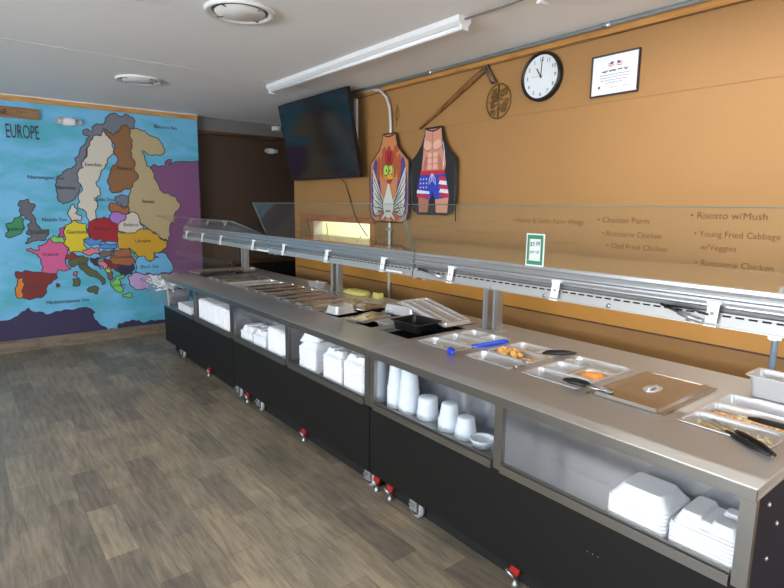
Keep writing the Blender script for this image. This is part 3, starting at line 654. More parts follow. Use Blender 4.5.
apron('torso_apron', 'black cooking apron printed with a bare muscular torso in flag shorts', 3.555, 1.63, .545, .725, .20, mat('apron_black', (34, 33, 36), .75), deco_shorts, 0)

# ------------------------------------------------------------------ clock, certificate, tool, disc
ck = thing('wall_clock', 'round black-rimmed wall clock with its numerals running backwards', 'clock', (3.30, 2.495, 2.594))
CM = WR(0, 0, 0)
m = MB(); m.lathe([(.001, 0), (.162, 0), (.165, .012), (.162, .040), (.152, .046), (.144, .040), (.143, .026), (.001, .026)], BLACKPL, CM, 48); m.build('rim', ck)
m = MB(); m.lathe([(.001, .0262), (.1432, .0262), (.1432, .0275), (.001, .0275)], CLOCKF, CM, 48, False)
for k in range(12):
    n = 12 if k == 0 else k; a = -2*math.pi*k/12      # counter-clockwise numerals
    m.text(str(n), .036, INK, CM @ Matrix.Translation((.115*math.sin(a), .115*math.cos(a)-.013, .0278)), 1, 0, 'CENTER')
m.build('dial', ck)
m = MB()
for a, L, wd in ((-33, .058, .007), (3, .105, .0045)):
    m.box(CM @ Vector((L/2*math.sin(R(a)), L/2*math.cos(R(a)), .031)), (.002, wd, L+.02), INK, (CM.to_3x3() @ Matrix.Rotation(-R(a), 3, 'Z') @ Matrix(((0, -1, 0), (0, 0, 1), (-1, 0, 0)))))
m.lathe([(.001, .029), (.007, .029), (.007, .034), (.001, .034)], INK, CM, 12)
m.build('hands', ck)
m = MB(); m.box(CM @ Vector((-.03, .004, .033)), (.001, .10, .0015), mat('red_second_hand', (150, 120, 120), .5)); m.build('second_hand', ck)

ce = thing('framed_certificate', 'white certificate with two small flags in a thin dark frame', 'certificate', (3.30, 1.952, 2.398))
m = MB(); W2, H2 = .158, .248
for a in ((-W2, W2, 0, .008), (-W2, W2, H2-.008, H2), (-W2, -W2+.006, .008, H2-.008), (W2-.006, W2, .011, H2-.011)):
    m.box(CM @ Vector(((a[0]+a[1])/2, (a[2]+a[3])/2, .011)), (.022, a[1]-a[0], a[3]-a[2]), MAROON)
m.build('frame', ce)
m = MB(); m.box(CM @ Vector((0, H2/2, .008)), (.006, 2*W2-.012, H2-.016), PAPER)
for s in (-1, 1):
    F2 = CM @ Matrix.Translation((s*.028, .185, .0118)) @ Matrix.Rotation(R(-18*s), 4, 'Z')
    for k in range(5): m.poly([(-.018, -.012+.005*k), (.018, -.012+.005*k), (.018, -.0075+.005*k), (-.018, -.0075+.005*k)], mat('flag_red', (196, 92, 100), .7) if k % 2 == 0 else PAPER, F2)
    m.poly([(-.018 if s > 0 else -.002, .0), (.002 if s > 0 else .018, .0), (.002 if s > 0 else .018, .013), (-.018 if s > 0 else -.002, .013)], mat('flag_blue', (70, 74, 130), .7), F2 @ Matrix.Translation((0, 0, .0002)))
m.scribble(.17, .013, INK, CM @ Matrix.Translation((-.085, .140, .0115)), 3, .0026, .3)
for k, wv in enumerate((.20, .19, .18, .11)): m.scribble(wv, .004, mat('grey_ink', (120, 120, 130), .7), CM @ Matrix.Translation((-wv/2, .122-.016*k, .0115)), k, .0014)
m.lathe([(.001, 0), (.009, 0), (.001, .0006)], mat('flag_red', (196, 92, 100), .7), CM @ Matrix.Translation((-.10, .055, .0115)), 10)
for x in (-.02, .06): m.scribble(.05, .005, mat('grey_ink', (120, 120, 130), .7), CM @ Matrix.Translation((x, .045, .0115)), 9, .0012)
m.build('paper', ce)

ax = thing('old_tool', 'old long-handled tool with a flat metal head hung slanting on the orange wall', 'tool', (3.28, 3.38, 2.56))
m = MB(); m.tube([(0, .385, -.19), (0, .20, -.10), (0, 0, .0), (0, -.20, .10), (0, -.375, .185)], [.010, .014, .019, .023, .021], OLDWOOD, 8); m.build('handle', ax)
m = MB(); m.loft([[(-.012, -.36+s*.022, .205), (.012, -.36+s*.022, .205)] + [(.008, -.455+s*.028, .06), (-.008, -.455+s*.028, .06)] for s in (-1, 1)], IRON)
m.tube([(0, -.36, .19), (0, -.40, .13), (0, -.45, .065)], [.022, .018, .02], IRON, 8); m.build('metal_head', ax)
tr = thing('openwork_disc', 'round openwork brass ornament on the orange wall left of the clock', 'wall ornament', (3.29, 2.888, 2.485))
m = MB(); m.tube([CM @ Vector((.118*math.cos(a), .125*math.sin(a), 0)) for a in [k*math.pi/16 for k in range(32)]], .005, BRASS, 6, True); m.build('ring', tr)
m = MB(); rr = random.Random(3)
for s in (-1, 1):
    for k in range(16):
        cx, cy = s*rr.uniform(.025, .075), rr.uniform(-.09, .085); q = rr.uniform(.014, .026)
        m.tube([CM @ Vector((cx+q*(1-.1*j)*math.cos(j*.7+k), cy+q*(1-.1*j)*math.sin(j*.7+k), 0)) for j in range(9)], .0035, BRASS, 5)
m.tube([CM @ Vector((0, -.12, 0)), CM @ Vector((0, .12, 0))], .005, BRASS, 6)
for k in range(5): m.tube([CM @ Vector((-.1+.02*abs(k-2), -.08+.04*k, 0)), CM @ Vector((0, -.05+.03*k, .002)), CM @ Vector((.1-.02*abs(k-2), -.08+.04*k, 0))], .003, BRASS, 5)
m.build('scrollwork', tr)

# ------------------------------------------------------------------ serving counters
XF, XB, ZT = 1.79, 2.95, .892
def part(mb, name, root, **k):
    o = mb.build(name, root, **k)
    o.data.transform(Matrix.Translation(-Vector(root.location))); return o
def caster(root, x, y):
    m = MB()
    m.b2(x-.04, x+.04, y-.04, y+.04, .128, .142, GALV); m.b2(x-.032, x-.026, y-.03, y+.03, .045, .13, GALV); m.b2(x+.026, x+.032, y-.03, y+.03, .045, .13, GALV)
    m.b2(x-.055, x-.03, y-.012, y+.012, .085, .095, BRIGHTALU)
    o = part(m, 'caster', root); 
    wv = MB(); wv.lathe([(.001, -.018), (.034, -.018), (.036, -.012), (.05, -.012), (.052, 0), (.05, .012), (.036, .012), (.034, .018), (.001, .018)], GREYRUB, Matrix.Translation((x, y, .052)) @ Matrix.Rotation(R(90), 4, 'Y'), 24)
    wv.lathe([(.001, -.022), (.03, -.022), (.03, .022), (.001, .022)], BLACKPL, Matrix.Translation((x, y, .052)) @ Matrix.Rotation(R(90), 4, 'Y'), 16)
    p = wv.build('wheel', o); p.data.transform(Matrix.Translation(-Vector(root.location)))
def red_foot(root, x, y):
    m = MB(); m.box((x, y, .085), (.022, .05, .075), RED, Matrix.Rotation(R(20), 3, 'X')); part(m, 'red_bracket', root, smooth_bevel=.006)
    m = MB(); m.tube([(x-.01, y+.05, .055), (x-.005, y+.01, .03)], .008, BRIGHTALU, 8); m.lathe([(.001, 0), (.015, 0), (.015, .01), (.008, .025), (.001, .03)], GALV, Matrix.Translation((x-.01, y-.005, 0)), 14); part(m, 'levelling_foot', root)
def module(y0, y1, ymid, wells, label, casters, reds, left_open=False):
    t = thing('serving_counter', label, 'counter', (XF, (y0+y1)/2, 0), group=None)
    g = .004
    m = MB(); m.b2(XF, XF+.02, y0+g, y1-g, .142, .552, BLACKP); part(m, 'front_panel', t)
    m = MB()
    m.b2(XF+.02, XB-.02, y0+g, y0+g+.02, .142, .85, ENDP)
    m.b2((2.05 if left_open else XF+.02), XB-.02, y1-g-.02, y1-g, .142, .85, BLACKP)
    if left_open: m.b2(XF+.02, 2.05, y1-g-.02, y1-g, .142, .552, BLACKP)
    m.b2(XB-.04, XB-.02, y0+.024, y1-.024, .142, .85, BLACKP); m.b2(XF+.02, XB-.04, y0+.024, y1-.024, .142, .16, BLACKP)
    part(m, 'cabinet', t)
    m = MB(); m.b2(1.889, 1.905, y0+.03, y1-.03, .004, .142, DARK); part(m, 'under_counter_shade', t)  # dark sheet added to stand in for the shade under the counter
    # bay lining
    m = MB()
    m.b2(XF+.02, 2.035, y0+.026, y1-.026, .552, .56, STEEL_IN); m.b2(2.035, 2.05, y0+.026, y1-.026, .552, .85, STEEL_IN)
    m.b2(XF+.02, 2.035, ymid-.012, ymid+.012, .56, .85, STEEL_IN)
    m.b2(XF+.02, 2.035, y0+.026, y0+.034, .56, .85, STEEL_IN)
    if not left_open: m.b2(XF+.02, 2.035, y1-.034, y1-.026, .56, .85, STEEL_IN)
    part(m, 'bay_lining', t)
    for yy, wd in ((y0+.024, .044), (ymid, .045), (y1-.024, .044)):
        if left_open and yy > ymid+.1: wd = .03; yy = y1-.02
        m = MB(); m.b2(XF-.004, XF+.02, yy-wd/2, yy+wd/2, .552, .85, STEEL_F); part(m, 'upright', t)
    for a, b in ((y0+.05, ymid-.026), (ymid+.026, y1-.05)):
        m = MB(); m.b2(XF-.012, XF+.018, a, b, .552, .565, STEEL_F); m.b2(XF-.016, XF-.010, a, b, .548, .584, STEEL_F); m.b2(XF-.004, XF+.004, a, b, .565, .594, STEEL_F); part(m, 'ledge', t)
    # worktop with openings
    m = MB()
    m.b2(XF-.014, 2.122, y0+.001, y1-.001, .862, ZT, STEEL); m.b2(XF-.016, XF-.008, y0+.001, y1-.001, .849, ZT-.002, STEEL_F)
    m.b2(2.628, XB, y0+.001, y1-.001, .862, ZT, STEEL)
    ys = [y0+.001]
    for c in sorted(wells): ys += [c-.153, c+.153]
    ys.append(y1-.001)
    for k in range(0, len(ys), 2): m.b2(2.122, 2.628, ys[k], ys[k+1], .862, ZT, STEEL)
    m.b2(XF-.008, XB, y0+.001, y0+.009, .849, .862, STEEL); m.b2(XF-.008, XB, y1-.009, y1-.001, .849, .862, STEEL)
    part(m, 'worktop', t, smooth_bevel=.0015)
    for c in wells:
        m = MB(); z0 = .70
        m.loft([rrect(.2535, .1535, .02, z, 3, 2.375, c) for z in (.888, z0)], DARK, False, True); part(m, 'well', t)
    for y in casters: caster(t, XF+.075, y)
    for y in reds: red_foot(t, XF+.07, y)
    return t
W1 = [.735, 1.115, 1.495, 1.88, 2.28]
W2w = [2.66, 3.05, 3.44, 3.83, 4.22]
W3 = [4.65, 5.03, 5.41, 5.79, 6.17]
c1 = module(.5, 2.45, 1.49, W1, 'nearest steel serving counter, with cups and takeout boxes in its front bays', [2.10, .9], [1.41, 2.33])
module(2.45, 4.45, 3.454, W2w, 'middle black-fronted steel serving counter with black pan and tilted lid on top', [4.08, 2.53], [3.345, 2.46, 4.33])
module(4.45, 6.44, 5.40, W3, 'farthest black-fronted steel serving counter, beside the painted map', [6.05, 4.50], [5.25], True)
for z, x in ((.80, 1.90), (.70, 2.0), (.60, 1.94), (.80, 2.15)):
    m = MB(); m.lathe([(.001, 0), (.009, 0), (.007, .006), (.001, .008)], BRIGHTALU, Matrix.Translation((x, .504, z)) @ Matrix.Rotation(R(90), 4, 'X'), 12); part(m, 'bolt', c1)
for k in range(3):
    m = MB(); m.lathe([(.001, 0), (.003, 0), (.001, .002)], BRIGHTALU, Matrix.Translation((XF, 1.03-.022*k, .40)) @ Matrix.Rotation(R(-90), 4, 'Y'), 8); part(m, 'rivet', c1)

# ------------------------------------------------------------------ sneeze guards
def GM(y, z, off=.005):
    s = (z-1.43)/.919
    u = Vector((0, -1, 0)); v = Vector((-.394, 0, .919)); n = Vector((-.919, 0, -.394))
    o = Vector((2.05-.394*s, y, z)) + n*off
    return Matrix(((u.x, v.x, n.x, o.x), (u.y, v.y, n.y, o.y), (u.z, v.z, n.z, o.z), (0, 0, 0, 1)))
def guard(y0, y1, posts, clips, label, tip, endpane=False):
    t = thing('sneeze_guard', label, 'sneeze guard', (2.75, (y0+y1)/2, ZT))
    for y in posts:
        m = MB(); m.b2(2.725, 2.775, y-.022, y-.016, ZT, 1.27, ALU); m.b2(2.725, 2.775, y+.016, y+.022, ZT, 1.27, ALU); m.b2(2.732, 2.775, y-.016, y+.016, ZT, 1.27, ALU)
        m.b2(2.70, 2.80, y-.03, y+.03, ZT, ZT+.006, ALU)
        m.b2(2.10, 2.78, y-.02, y+.02, 1.275, 1.297, ALU); part(m, 'post', t)
    m = MB()
    prof = [(2.06, 1.35), (2.056, 1.35), (2.052, 1.355), (2.05, 1.362), (2.06, 1.366), (2.06, 1.371), (2.046, 1.374), (2.044, 1.384), (2.046, 1.392), (2.06, 1.396), (2.06, 1.401), (2.047, 1.404), (2.046, 1.412), (2.05, 1.419), (2.062, 1.421), (2.062, 1.425), (2.05, 1.427), (2.05, 1.436), (2.078, 1.436), (2.078, 1.35)]
    m.loft([[(x, y, z) for x, z in prof] for y in (y0, y1)], BRIGHTALU); part(m, 'rail', t)
    m = MB(); m.loft([[(x, y, z) for x, z in [(2.036, 1.302), (2.033, 1.304), (2.046, 1.348), (2.30, 1.348), (2.30, 1.298), (2.036, 1.298)]] for y in (y0, y1)], mat('housing_white', (186, 186, 184), .38, .7))
    part(m, 'lamp_housing', t)
    m = MB(); yy = y0+.03
    while yy < y1-.03:
        m.box((2.0425, yy, 1.339), (.003, .026, .006), DARK, Matrix.Rotation(R(17), 3, 'Y')); yy += .04
    part(m, 'vent_slots', t)
    m = MB(); yy = y0+.12
    while yy < y1-.1:
        m.lathe([(.001, 0), (.010, 0), (.010, .003), (.001, .004)], ALU, Matrix.Translation((2.036, yy, 1.312)) @ Matrix.Rotation(R(-90), 4, 'Y'), 12); yy += .31
    part(m, 'screw_heads', t)
    for y in clips:
        m = MB(); m.box((2.026, y, 1.345), (.004, .038, .066), WHITEPL, Matrix.Rotation(R(12), 3, 'Y')); m.b2(2.014, 2.046, y-.021, y+.021, 1.300, 1.306, WHITEPL)
        m.b2(2.03, 2.05, y-.024, y+.024, 1.378, 1.388, WHITEPL)
        m.lathe([(.001, 0), (.006, 0), (.001, .004)], ALU, Matrix.Translation((2.022, y, 1.345)) @ Matrix.Rotation(R(-90), 4, 'Y'), 10); part(m, 'clip', t)
    m = MB(); m.b2(2.08, 2.80, y0+.01, y1-.01, 1.428, 1.434, GLASSP if tip[1] < 1.6 else GLASS); part(m, 'glass_shelf', t)
    # hinged upper pane
    a = Vector((2.052, 0, 1.436)); b = Vector((tip[0], 0, tip[1])); d = (b-a).normalized(); n = Vector((-d.z, 0, d.x))*.003
    m = MB()
    m.loft([[(p.x, y, p.z) for p in (a-n, a+n, b+n, b-n)] for y in (y0+.006, y1-.006)], GLASSP if tip[1] < 1.6 else GLASS); g = part(m, 'glass_pane', t)
    m = MB()
    for y in (y0+.005, y1-.005): m.tube([(a.x, y, a.z), (b.x, y, b.z)], .0032, GEDGE, 6)
    m.tube([(b.x, y0+.005, b.z), (b.x, y1-.005, b.z)], .0022, GEDGE, 6)
    o = m.build('pane_edge', g); o.data.transform(Matrix.Translation(-Vector(t.location)))
    if endpane:
        m = MB(); m.loft([[(1.86, y, ZT+.01), (2.70, y, ZT+.01), (2.70, y, 1.43), (2.05, y, 1.43)] for y in (y1-.012, y1-.006)], GLASS); part(m, 'end_pane', t)
    return t
g1 = guard(.42, 2.375, [.60, 2.345], [.77, 1.41, 2.06], 'nearest glass sneeze guard, carrying the green-bordered price sign', (1.932, 1.708))
g2 = guard(2.385, 4.29, [2.43, 4.25], [2.65, 3.30, 3.95], 'middle glass sneeze guard, in front of the two aprons', (1.932, 1.708))
g3 = guard(4.30, 6.44, [4.34, 6.33, 6.41], [4.52, 5.27, 5.78, 6.28], 'farthest glass sneeze guard, its upper pane folded lower by the map', (1.761, 1.557), True)
m = MB(); m.tube([(2.03, .95, 1.352), (2.02, .87, 1.33)], .005, BLACKPL, 6); m.tube([(2.02, .88, 1.332), (2.02, .80, 1.312)], .009, BRIGHTALU, 8); m.tube([(2.03, .93, 1.35), (2.02, .84, 1.352), (2.02, .78, 1.34)], .004, BLACKPL, 6); part(m, 'gas_strut', g1)
m = MB(); m.tube([(2.03, 2.32, 1.352), (2.02, 2.22, 1.34)], .006, BLACKPL, 6); m.tube([(2.02, 2.22, 1.34), (2.02, 2.12, 1.325)], .008, BRIGHTALU, 8); part(m, 'gas_strut', g1)
m = MB(); m.b2(2.016, 2.024, 4.20, 4.42, 1.305, 1.318, WHITEPL); part(m, 'white_tie', g2)
m = MB(); m.b2(2.016, 2.024, 2.45, 2.60, 1.31, 1.32, WHITEPL); part(m, 'white_tie', g2)
m = MB()
FT = [('• Chicken Parm', 1.185, 1.648, .034, .95), ('• Rotisserie Chicken', 1.175, 1.596, .033, .85), ('• Chef Fried Chicken', 1.165, 1.549, .033, .85), ('• Risotto w/Mush', .838, 1.672, .034, .95),
      ('• Young Fried Cabbage', .832, 1.612, .032, .85), ('w/Veggies', .815, 1.567, .031, .9), ('• Rotisserie Chicken', .838, 1.510, .034, .85), ('• Honey & Garlic Parm Wings', 1.60, 1.635, .034, .85)]
m.bm.free()
for s, y, z, sz, sx in FT:
    m = MB(); m.text(s, sz, FADE, GM(y, z), sx, .15, 'LEFT', .0002); part(m, 'marker_writing', g1, recalc=False)
for sd, y, z, wv in ((11, 1.46, 1.585, .2), (12, 1.50, 1.55, .24)):
    m = MB(); m.scribble(wv, .012, FADE, GM(y, z), sd, .0006); part(m, 'marker_writing', g1, recalc=False)
for k, (y, z, wv) in enumerate(((2.28, 1.63, .2), (2.26, 1.59, .22), (2.28, 1.54, .25), (2.27, 1.505, .3), (2.02, 1.61, .2), (1.98, 1.575, .24), (2.0, 1.52, .16), (1.80, 1.63, .11))):
    m = MB(); m.scribble(wv, .012, FADE, GM(y, z), 20+k, .0004); part(m, 'faint_writing', g1, recalc=False)
# price sign
ps = thing('price_sign', 'small upright card with green border reading $9.99 per LB', 'sign', (2.048, 1.540, 1.437))
PM = WR(0, 0, 0)
m = MB(); m.box((-.004, 0, .073), (.003, .098, .146), PAPER); m.build('card', ps)
m = MB()
for a in ((-.043, .043, .006, .018), (-.043, .043, .128, .140), (-.043, -.034, .018, .128), (.034, .043, .018, .128)):
    m.box((-.0058, (a[0]+a[1])/2, (a[2]+a[3])/2), (.0006, a[1]-a[0], a[3]-a[2]), GREENB)
for k in range(9):
    for zz in (.020, .126): m.lathe([(.001, 0), (.005, 0), (.001, .0006)], GREENB, PM @ Matrix.Translation((-.034+.0085*k, zz, .0056)), 8)
for k in range(12):
    for xx in (-.033, .033): m.lathe([(.001, 0), (.0045, 0), (.001, .0006)], GREENB, PM @ Matrix.Translation((xx, .02+.0095*k, .0056)), 8)
m.build('green_border', ps)
m = MB(); m.text('$9.99', .028, INK, PM @ Matrix.Translation((-.001, .090, .0060)), .85, .1, 'CENTER'); m.text('per LB', .021, INK, PM @ Matrix.Translation((-.001, .058, .0060)), .85, .15, 'CENTER'); m.build('price_lettering', ps)
m = MB(); m.poly([(0, 0), (.09, 0), (.09, .075), (0, .075)], NOTE, Matrix(((0, 0, 1, 2.70), (-1, 0, 0, 3.72), (0, 1, 0, 1.175), (0, 0, 0, 1))), .001)
m.b2(2.698, 2.705, 3.64, 3.71, 1.248, 1.27, NOTE)
tag(m.build('yellow_note'), 'small yellow paper note hanging under the shelf of the guard', 'note')
m = MB(); m.tube([(2.90, .825, .892), (2.90, .825, 1.36)], .014, mat('bluish_pipe', (150, 172, 196), .4, .6), 10); m.b2(2.865, 2.925, .81, .84, 1.115, 1.13, BRIGHTALU)
tag(m.build('metal_pipe'), 'bluish metal pipe with a clamp rising behind the deep pan at the right edge', 'pipe')

# ------------------------------------------------------------------ pans
def pan_mesh(sx, sy, depth, mm=PANST, rim=.013, taper=.012, rad=.022):
    hx, hy = sx/2, sy/2; m = MB(); ti = .0015
    L = [rrect(hx-rim-taper, hy-rim-taper, rad, -depth-ti), rrect(hx-rim-.001, hy-rim-.001, rad, -.004), rrect(hx-.001, hy-.001, rad*.8, -.004), rrect(hx, hy, rad*.8, -.002), rrect(hx-.001, hy-.001, rad*.8, 0.0005),
         rrect(hx-rim+.002, hy-rim+.002, rad, 0.0005), rrect(hx-rim, hy-rim, rad, -.004), rrect(hx-rim-taper*.7, hy-rim-taper*.7, rad, -depth+.015), rrect(hx-rim-taper-.01, hy-rim-taper-.01, rad, -depth)]
    m.loft(L, mm, True, True, False)
    return m
PANC = {}
def pan(x, y, sx, sy, depth, label, z=ZT+.006, rot=(0, 0, 0), group=None, mm=PANST, name='steam_pan', cat='pan'):
    k = (sx, sy, depth, mm.name)
    if k not in PANC:
        o = pan_mesh(sx, sy, depth, mm).build(name); PANC[k] = o.data
    else:
        o = bpy.data.objects.new(name, PANC[k]); COL.objects.link(o)
    o.location = (x, y, z); o.rotation_euler = rot
    return tag(o, label, cat, group)
TX = (2.2065, 2.3775, 2.5485)      # third pans side by side across a well
# well next to the seam
pan(TX[0], 2.28, .168, .322, .10, 'front third-size pan of chopped food with a blue-handled spoon, nearest the black pan')
pan(TX[1], 2.28, .168, .322, .10, 'middle third-size pan holding pale chopped food beneath the long blue handle')
pan(TX[2], 2.363, .168, .158, .08, 'small empty steel pan at the back, touching the guard posts')
pan(TX[2], 2.20, .168, .158, .08, 'small steel pan at the back beside the tip of the long blue handle')
pan(TX[0], 1.88, .168, .322, .08, 'front third-size pan with a little dark red sauce, before the potato bites')
pan(TX[1], 1.88, .168, .322, .10, 'third-size pan heaped with golden potato bites')
pan(TX[2], 1.88, .168, .322, .10, 'back third-size pan of orange food with black tongs handle over its edge')
pan(TX[0], 1.495, .168, .322, .10, 'empty front third-size pan with black-handled tongs across its corner')
pan(TX[1], 1.578, .168, .158, .08, 'small empty steel pan left of the orange food')
pan(TX[1], 1.413, .168, .158, .08, 'small steel pan holding one orange piece of food')
pan(TX[2], 1.495, .168, .322, .10, 'back third-size pan with green and yellow scraps, behind the orange piece')
pan(TX[0], .735, .168, .322, .10, 'front third-size pan of yellow food with black tongs, at the right end')
pan(TX[1], .735, .168, .322, .10, 'middle third-size pan of orange and white food with black spoon handle')
pan(TX[2], .735, .168, .322, .10, 'empty back third-size pan in front of the deep pan')
pan(2.735, .69, .176, .325, .095, 'deep steel pan standing on the worktop in front of the bluish pipe', z=ZT+.100)

def heap(x, y, sx, sy, z, mats_, label, name, seed, amp=.012, cat='food'):
    rd = random.Random(seed); m = MB(); nx, ny = 12, int(12*sy/sx)
    g = [[m.bm.verts.new(((i/nx-.5)*sx, (j/ny-.5)*sy, z+rd.uniform(-amp, amp)*(1 if 0 < i < nx and 0 < j < ny else .3)-(0 if 0 < i < nx and 0 < j < ny else .012))) for j in range(ny+1)] for i in range(nx+1)]
    for i in range(nx):
        for j in range(ny):
            m.face([g[i][j], g[i+1][j], g[i+1][j+1], g[i][j+1]], mats_[rd.randrange(len(mats_))], False)
    for k in range(60):
        px, py = rd.uniform(-.45, .45)*sx, rd.uniform(-.45, .45)*sy
        s = rd.uniform(.004, .010)
        m.box((px, py, z+rd.uniform(.002, .012)), (s*1.6, s, s*.8), mats_[rd.randrange(len(mats_))], Matrix.Rotation(rd.uniform(0, 3), 3, 'Z') @ Matrix.Rotation(rd.uniform(-.6, .6), 3, 'X'))
    o = m.build(name); o.location = (x, y, 0); return tag(o, label, cat, None, 'stuff')
fd = lambda n, c: mat('food_'+n, c, .5)
CRM, EGG, ORG, GRN, RSM, WHT, BRN = fd('cream', (240, 230, 200)), fd('egg', (238, 206, 130)), fd('orange', (236, 170, 96)), fd('green', (132, 142, 58)), fd('red', (98, 34, 24)), fd('white', (232, 226, 214)), fd('brown', (148, 96, 54))
heap(TX[0], 2.26, .130, .26, .856, [CRM, EGG, GRN, WHT], 'pale chopped food in the front pan under the blue-handled spoon', 'chopped_food', 1)
heap(TX[1], 2.26, .130, .26, .856, [CRM, WHT, EGG, GRN], 'pale chopped food in the middle pan under the long blue handle', 'chopped_food', 2)
heap(TX[0], 1.79, .12, .12, .846, [RSM, BRN, CRM], 'dark red sauced scraps in the pan before the potato bites', 'sauced_food', 3, .006)
heap(TX[2], 1.87, .13, .27, .854, [ORG, EGG, CRM], 'orange food at the bottom of the pan behind the potato bites', 'orange_food', 4, .006)
heap(TX[1], 1.80, .130, .13, .862, [ORG, EGG], 'crumbly orange food beside the potato bites', 'orange_food', 5, .006)
heap(TX[2], 1.46, .125, .24, .848, [CRM, GRN, EGG, PANST], 'green and yellow scraps in the pan behind the orange piece', 'leftover_food', 6, .006)
heap(TX[0], .735, .135, .285, .862, [EGG, CRM, EGG, WHT], 'yellow scrambled food in the pan under the black tongs', 'scrambled_food', 7)
heap(TX[1], .735, .135, .285, .862, [ORG, CRM, EGG, WHT, ORG], 'orange and white food in the pan under the black spoon handle', 'mixed_food', 8)
# potato bites: countable
m = MB(); m.lathe([(.001, -.016), (.009, -.014), (.012, -.005), (.012, .006), (.008, .014), (.001, .016)], fd('golden', (222, 164, 88)), None, 10)
nug = m.build('potato_bite'); rd = random.Random(5)
GRP = 'golden potato bites heaped in one pan'
NL = 'golden potato bite in the heap in the middle third-size pan'
first = True
for k in range(30):
    r = .07*math.sqrt(rd.random()); a = rd.uniform(0, 6.28)
    x = TX[1]+max(-.05, min(.05, r*math.cos(a))); y = 1.925+.075*math.sqrt(rd.random())*math.sin(a)
    z = .872+.05*(1-math.hypot((x-TX[1])/.07, (y-1.925)/.1))*rd.uniform(.5, 1.1)+.006
    o = nug if first else nug.copy()
    if not first: COL.objects.link(o)
    first = False
    o.location = (x, y, max(.866, z)); o.rotation_euler = (rd.uniform(0, 3), rd.uniform(0, 3), rd.uniform(0, 3)); tag(o, NL, 'potato bite', GRP)
m = MB(); m.loft([rrect(.045, .05, .03, .0), rrect(.055, .06, .035, .02), rrect(.04, .045, .03, .045), rrect(.015, .02, .012, .055)], fd('melon', (232, 150, 66)), smooth=True)
o = m.build('orange_food_piece'); o.location = (TX[1], 1.41, .852); tag(o, 'single orange piece of food in the small steel pan', 'food')

# ------------------------------------------------------------------ lids
def lid_mesh(sx, sy, h=.014):
    hx, hy = sx/2, sy/2; m = MB()
    m.loft([rrect(hx, hy, .018, -.002), rrect(hx, hy, .018, .002), rrect(hx-.018, hy-.018, .02, .002), rrect(hx-.026, hy-.026, .022, h), rrect(hx-.034, hy-.034, .022, h), rrect(hx-.040, hy-.040, .022, h-.004)], LIDST, True, True, False)
    return m
def lid(x, y, sx, sy, label, z=ZT+.004, rot=(0, 0, 0), group=None):
    t = thing('pan_lid', label, 'lid', (x, y, z), rot, group)
    lid_mesh(sx, sy).build('cover', t)
    m = MB()
    if sy > .2:
        m.loft([[(.062*math.cos(a), .036*math.sin(a), zz) for a in [k*math.pi/12 for k in range(24)]] if q == 0 else [(.056*q*math.cos(a), .031*q*math.sin(a), zz) for a in [k*math.pi/12 for k in range(24)]] for q, zz in ((0, .0106), (1, .0135), (.8, .0112), (.3, .0106))], PANST, True, True, True)
        m.tube([(-.046, 0, .010), (-.034, 0, .016), (.0, 0, .018), (.034, 0, .016), (.046, 0, .010)], .007, PANST, 8)
    else:
        m.b2(-.03, .03, -.004, .004, .008, .016, LIDST)
        e = MB(); e.b2(.225, .255, -.02, .02, .001, .010, PANST); e.build('end_tab', t)
    m.build('grip', t)
    return t
lid(2.378, 1.115, .545, .335, 'large flat steel lid with recessed grip, nearest of all the lids')
halves = []
G3 = 'narrow steel lids covering the far wells'
pr = None
for c in (3.83, 4.22, 4.65, 5.03, 5.41, 5.79):
    for s in (-1, 1):
        if (c, s) == (5.03, 1) or (c, s) == (5.41, -1): continue
        y = c+s*.083; rt = (R(random.uniform(-.6, .6)), R(random.uniform(-.5, .5)), R(random.uniform(-.5, .5)))
        if pr is None: pr = lid(2.375, y, .535, .160, 'narrow steel pan lid in the row between small upturned pan and far end', rot=rt, group=G3)
        else: dup(pr, (2.375, y, ZT+.004), rt)
pan(2.375, 5.113, .53, .162, .09, 'long narrow open steel pan among the far lids, nearer one')
pan(2.375, 5.327, .53, .162, .09, 'long narrow open steel pan among the far lids, farther one')
# far raised tray
m = MB(); m.loft([rrect(.36, .12, .02, 0), rrect(.37, .13, .02, .028), rrect(.38, .14, .02, .030), rrect(.38, .14, .02, .033), rrect(.365, .125, .02, .033), rrect(.355, .115, .02, .01)], LIDST)
o = m.build('sheet_tray'); o.location = (2.42, 6.24, ZT+.012); tag(o, 'wide low tray lying across the far end of the far counter', 'tray')
# middle counter clutter
m = MB(); m.loft([rrect(.265, .162, .02, -.002), rrect(.265, .162, .02, .002), rrect(.235, .135, .02, .002), rrect(.228, .128, .02, .012), rrect(.05, .128, .02, .014)], LIDST)
tl = thing('tilted_lid', 'big steel lid propped at a slant behind the black pan', 'lid', (2.64, 2.83, ZT+.062), (R(0), 0, R(90)))
tl.rotation_euler = Matrix.Rotation(R(12.5), 3, 'X').to_euler()
tl.rotation_euler = (Matrix.Rotation(R(11), 3, 'X') @ Matrix.Rotation(R(90), 3, 'Z')).to_euler()
m = MB(); m.loft([rrect(.265, .150, .02, -.002), rrect(.265, .150, .02, .002), rrect(.245, .132, .02, .002), rrect(.238, .125, .02, .016), rrect(.225, .112, .02, .016), rrect(.222, .109, .02, .008)], PANST); m.build('cover', tl)
m = MB(); m.b2(-.22, .22, -.055, -.048, .008, .016, PANST); m.b2(-.22, .22, .048, .055, .008, .016, PANST); m.build('ridge', tl)
pan(2.35, 2.70, .25, .26, .06, 'square black plastic pan sitting crooked over the open well', z=ZT+.058, rot=(R(2), 0, R(8)), mm=BLACKPL, name='black_pan')
pan(2.60, 3.13, .17, .32, .065, 'upside-down steel pan with shiny rounded corners behind the black pan', z=ZT+.004, rot=(R(180), 0, R(8)))
pan(2.24, 3.45, .21, .17, .055, 'small upturned steel pan on the front rim beside the narrow lids', z=ZT+.003, rot=(R(180), 0, R(6)))
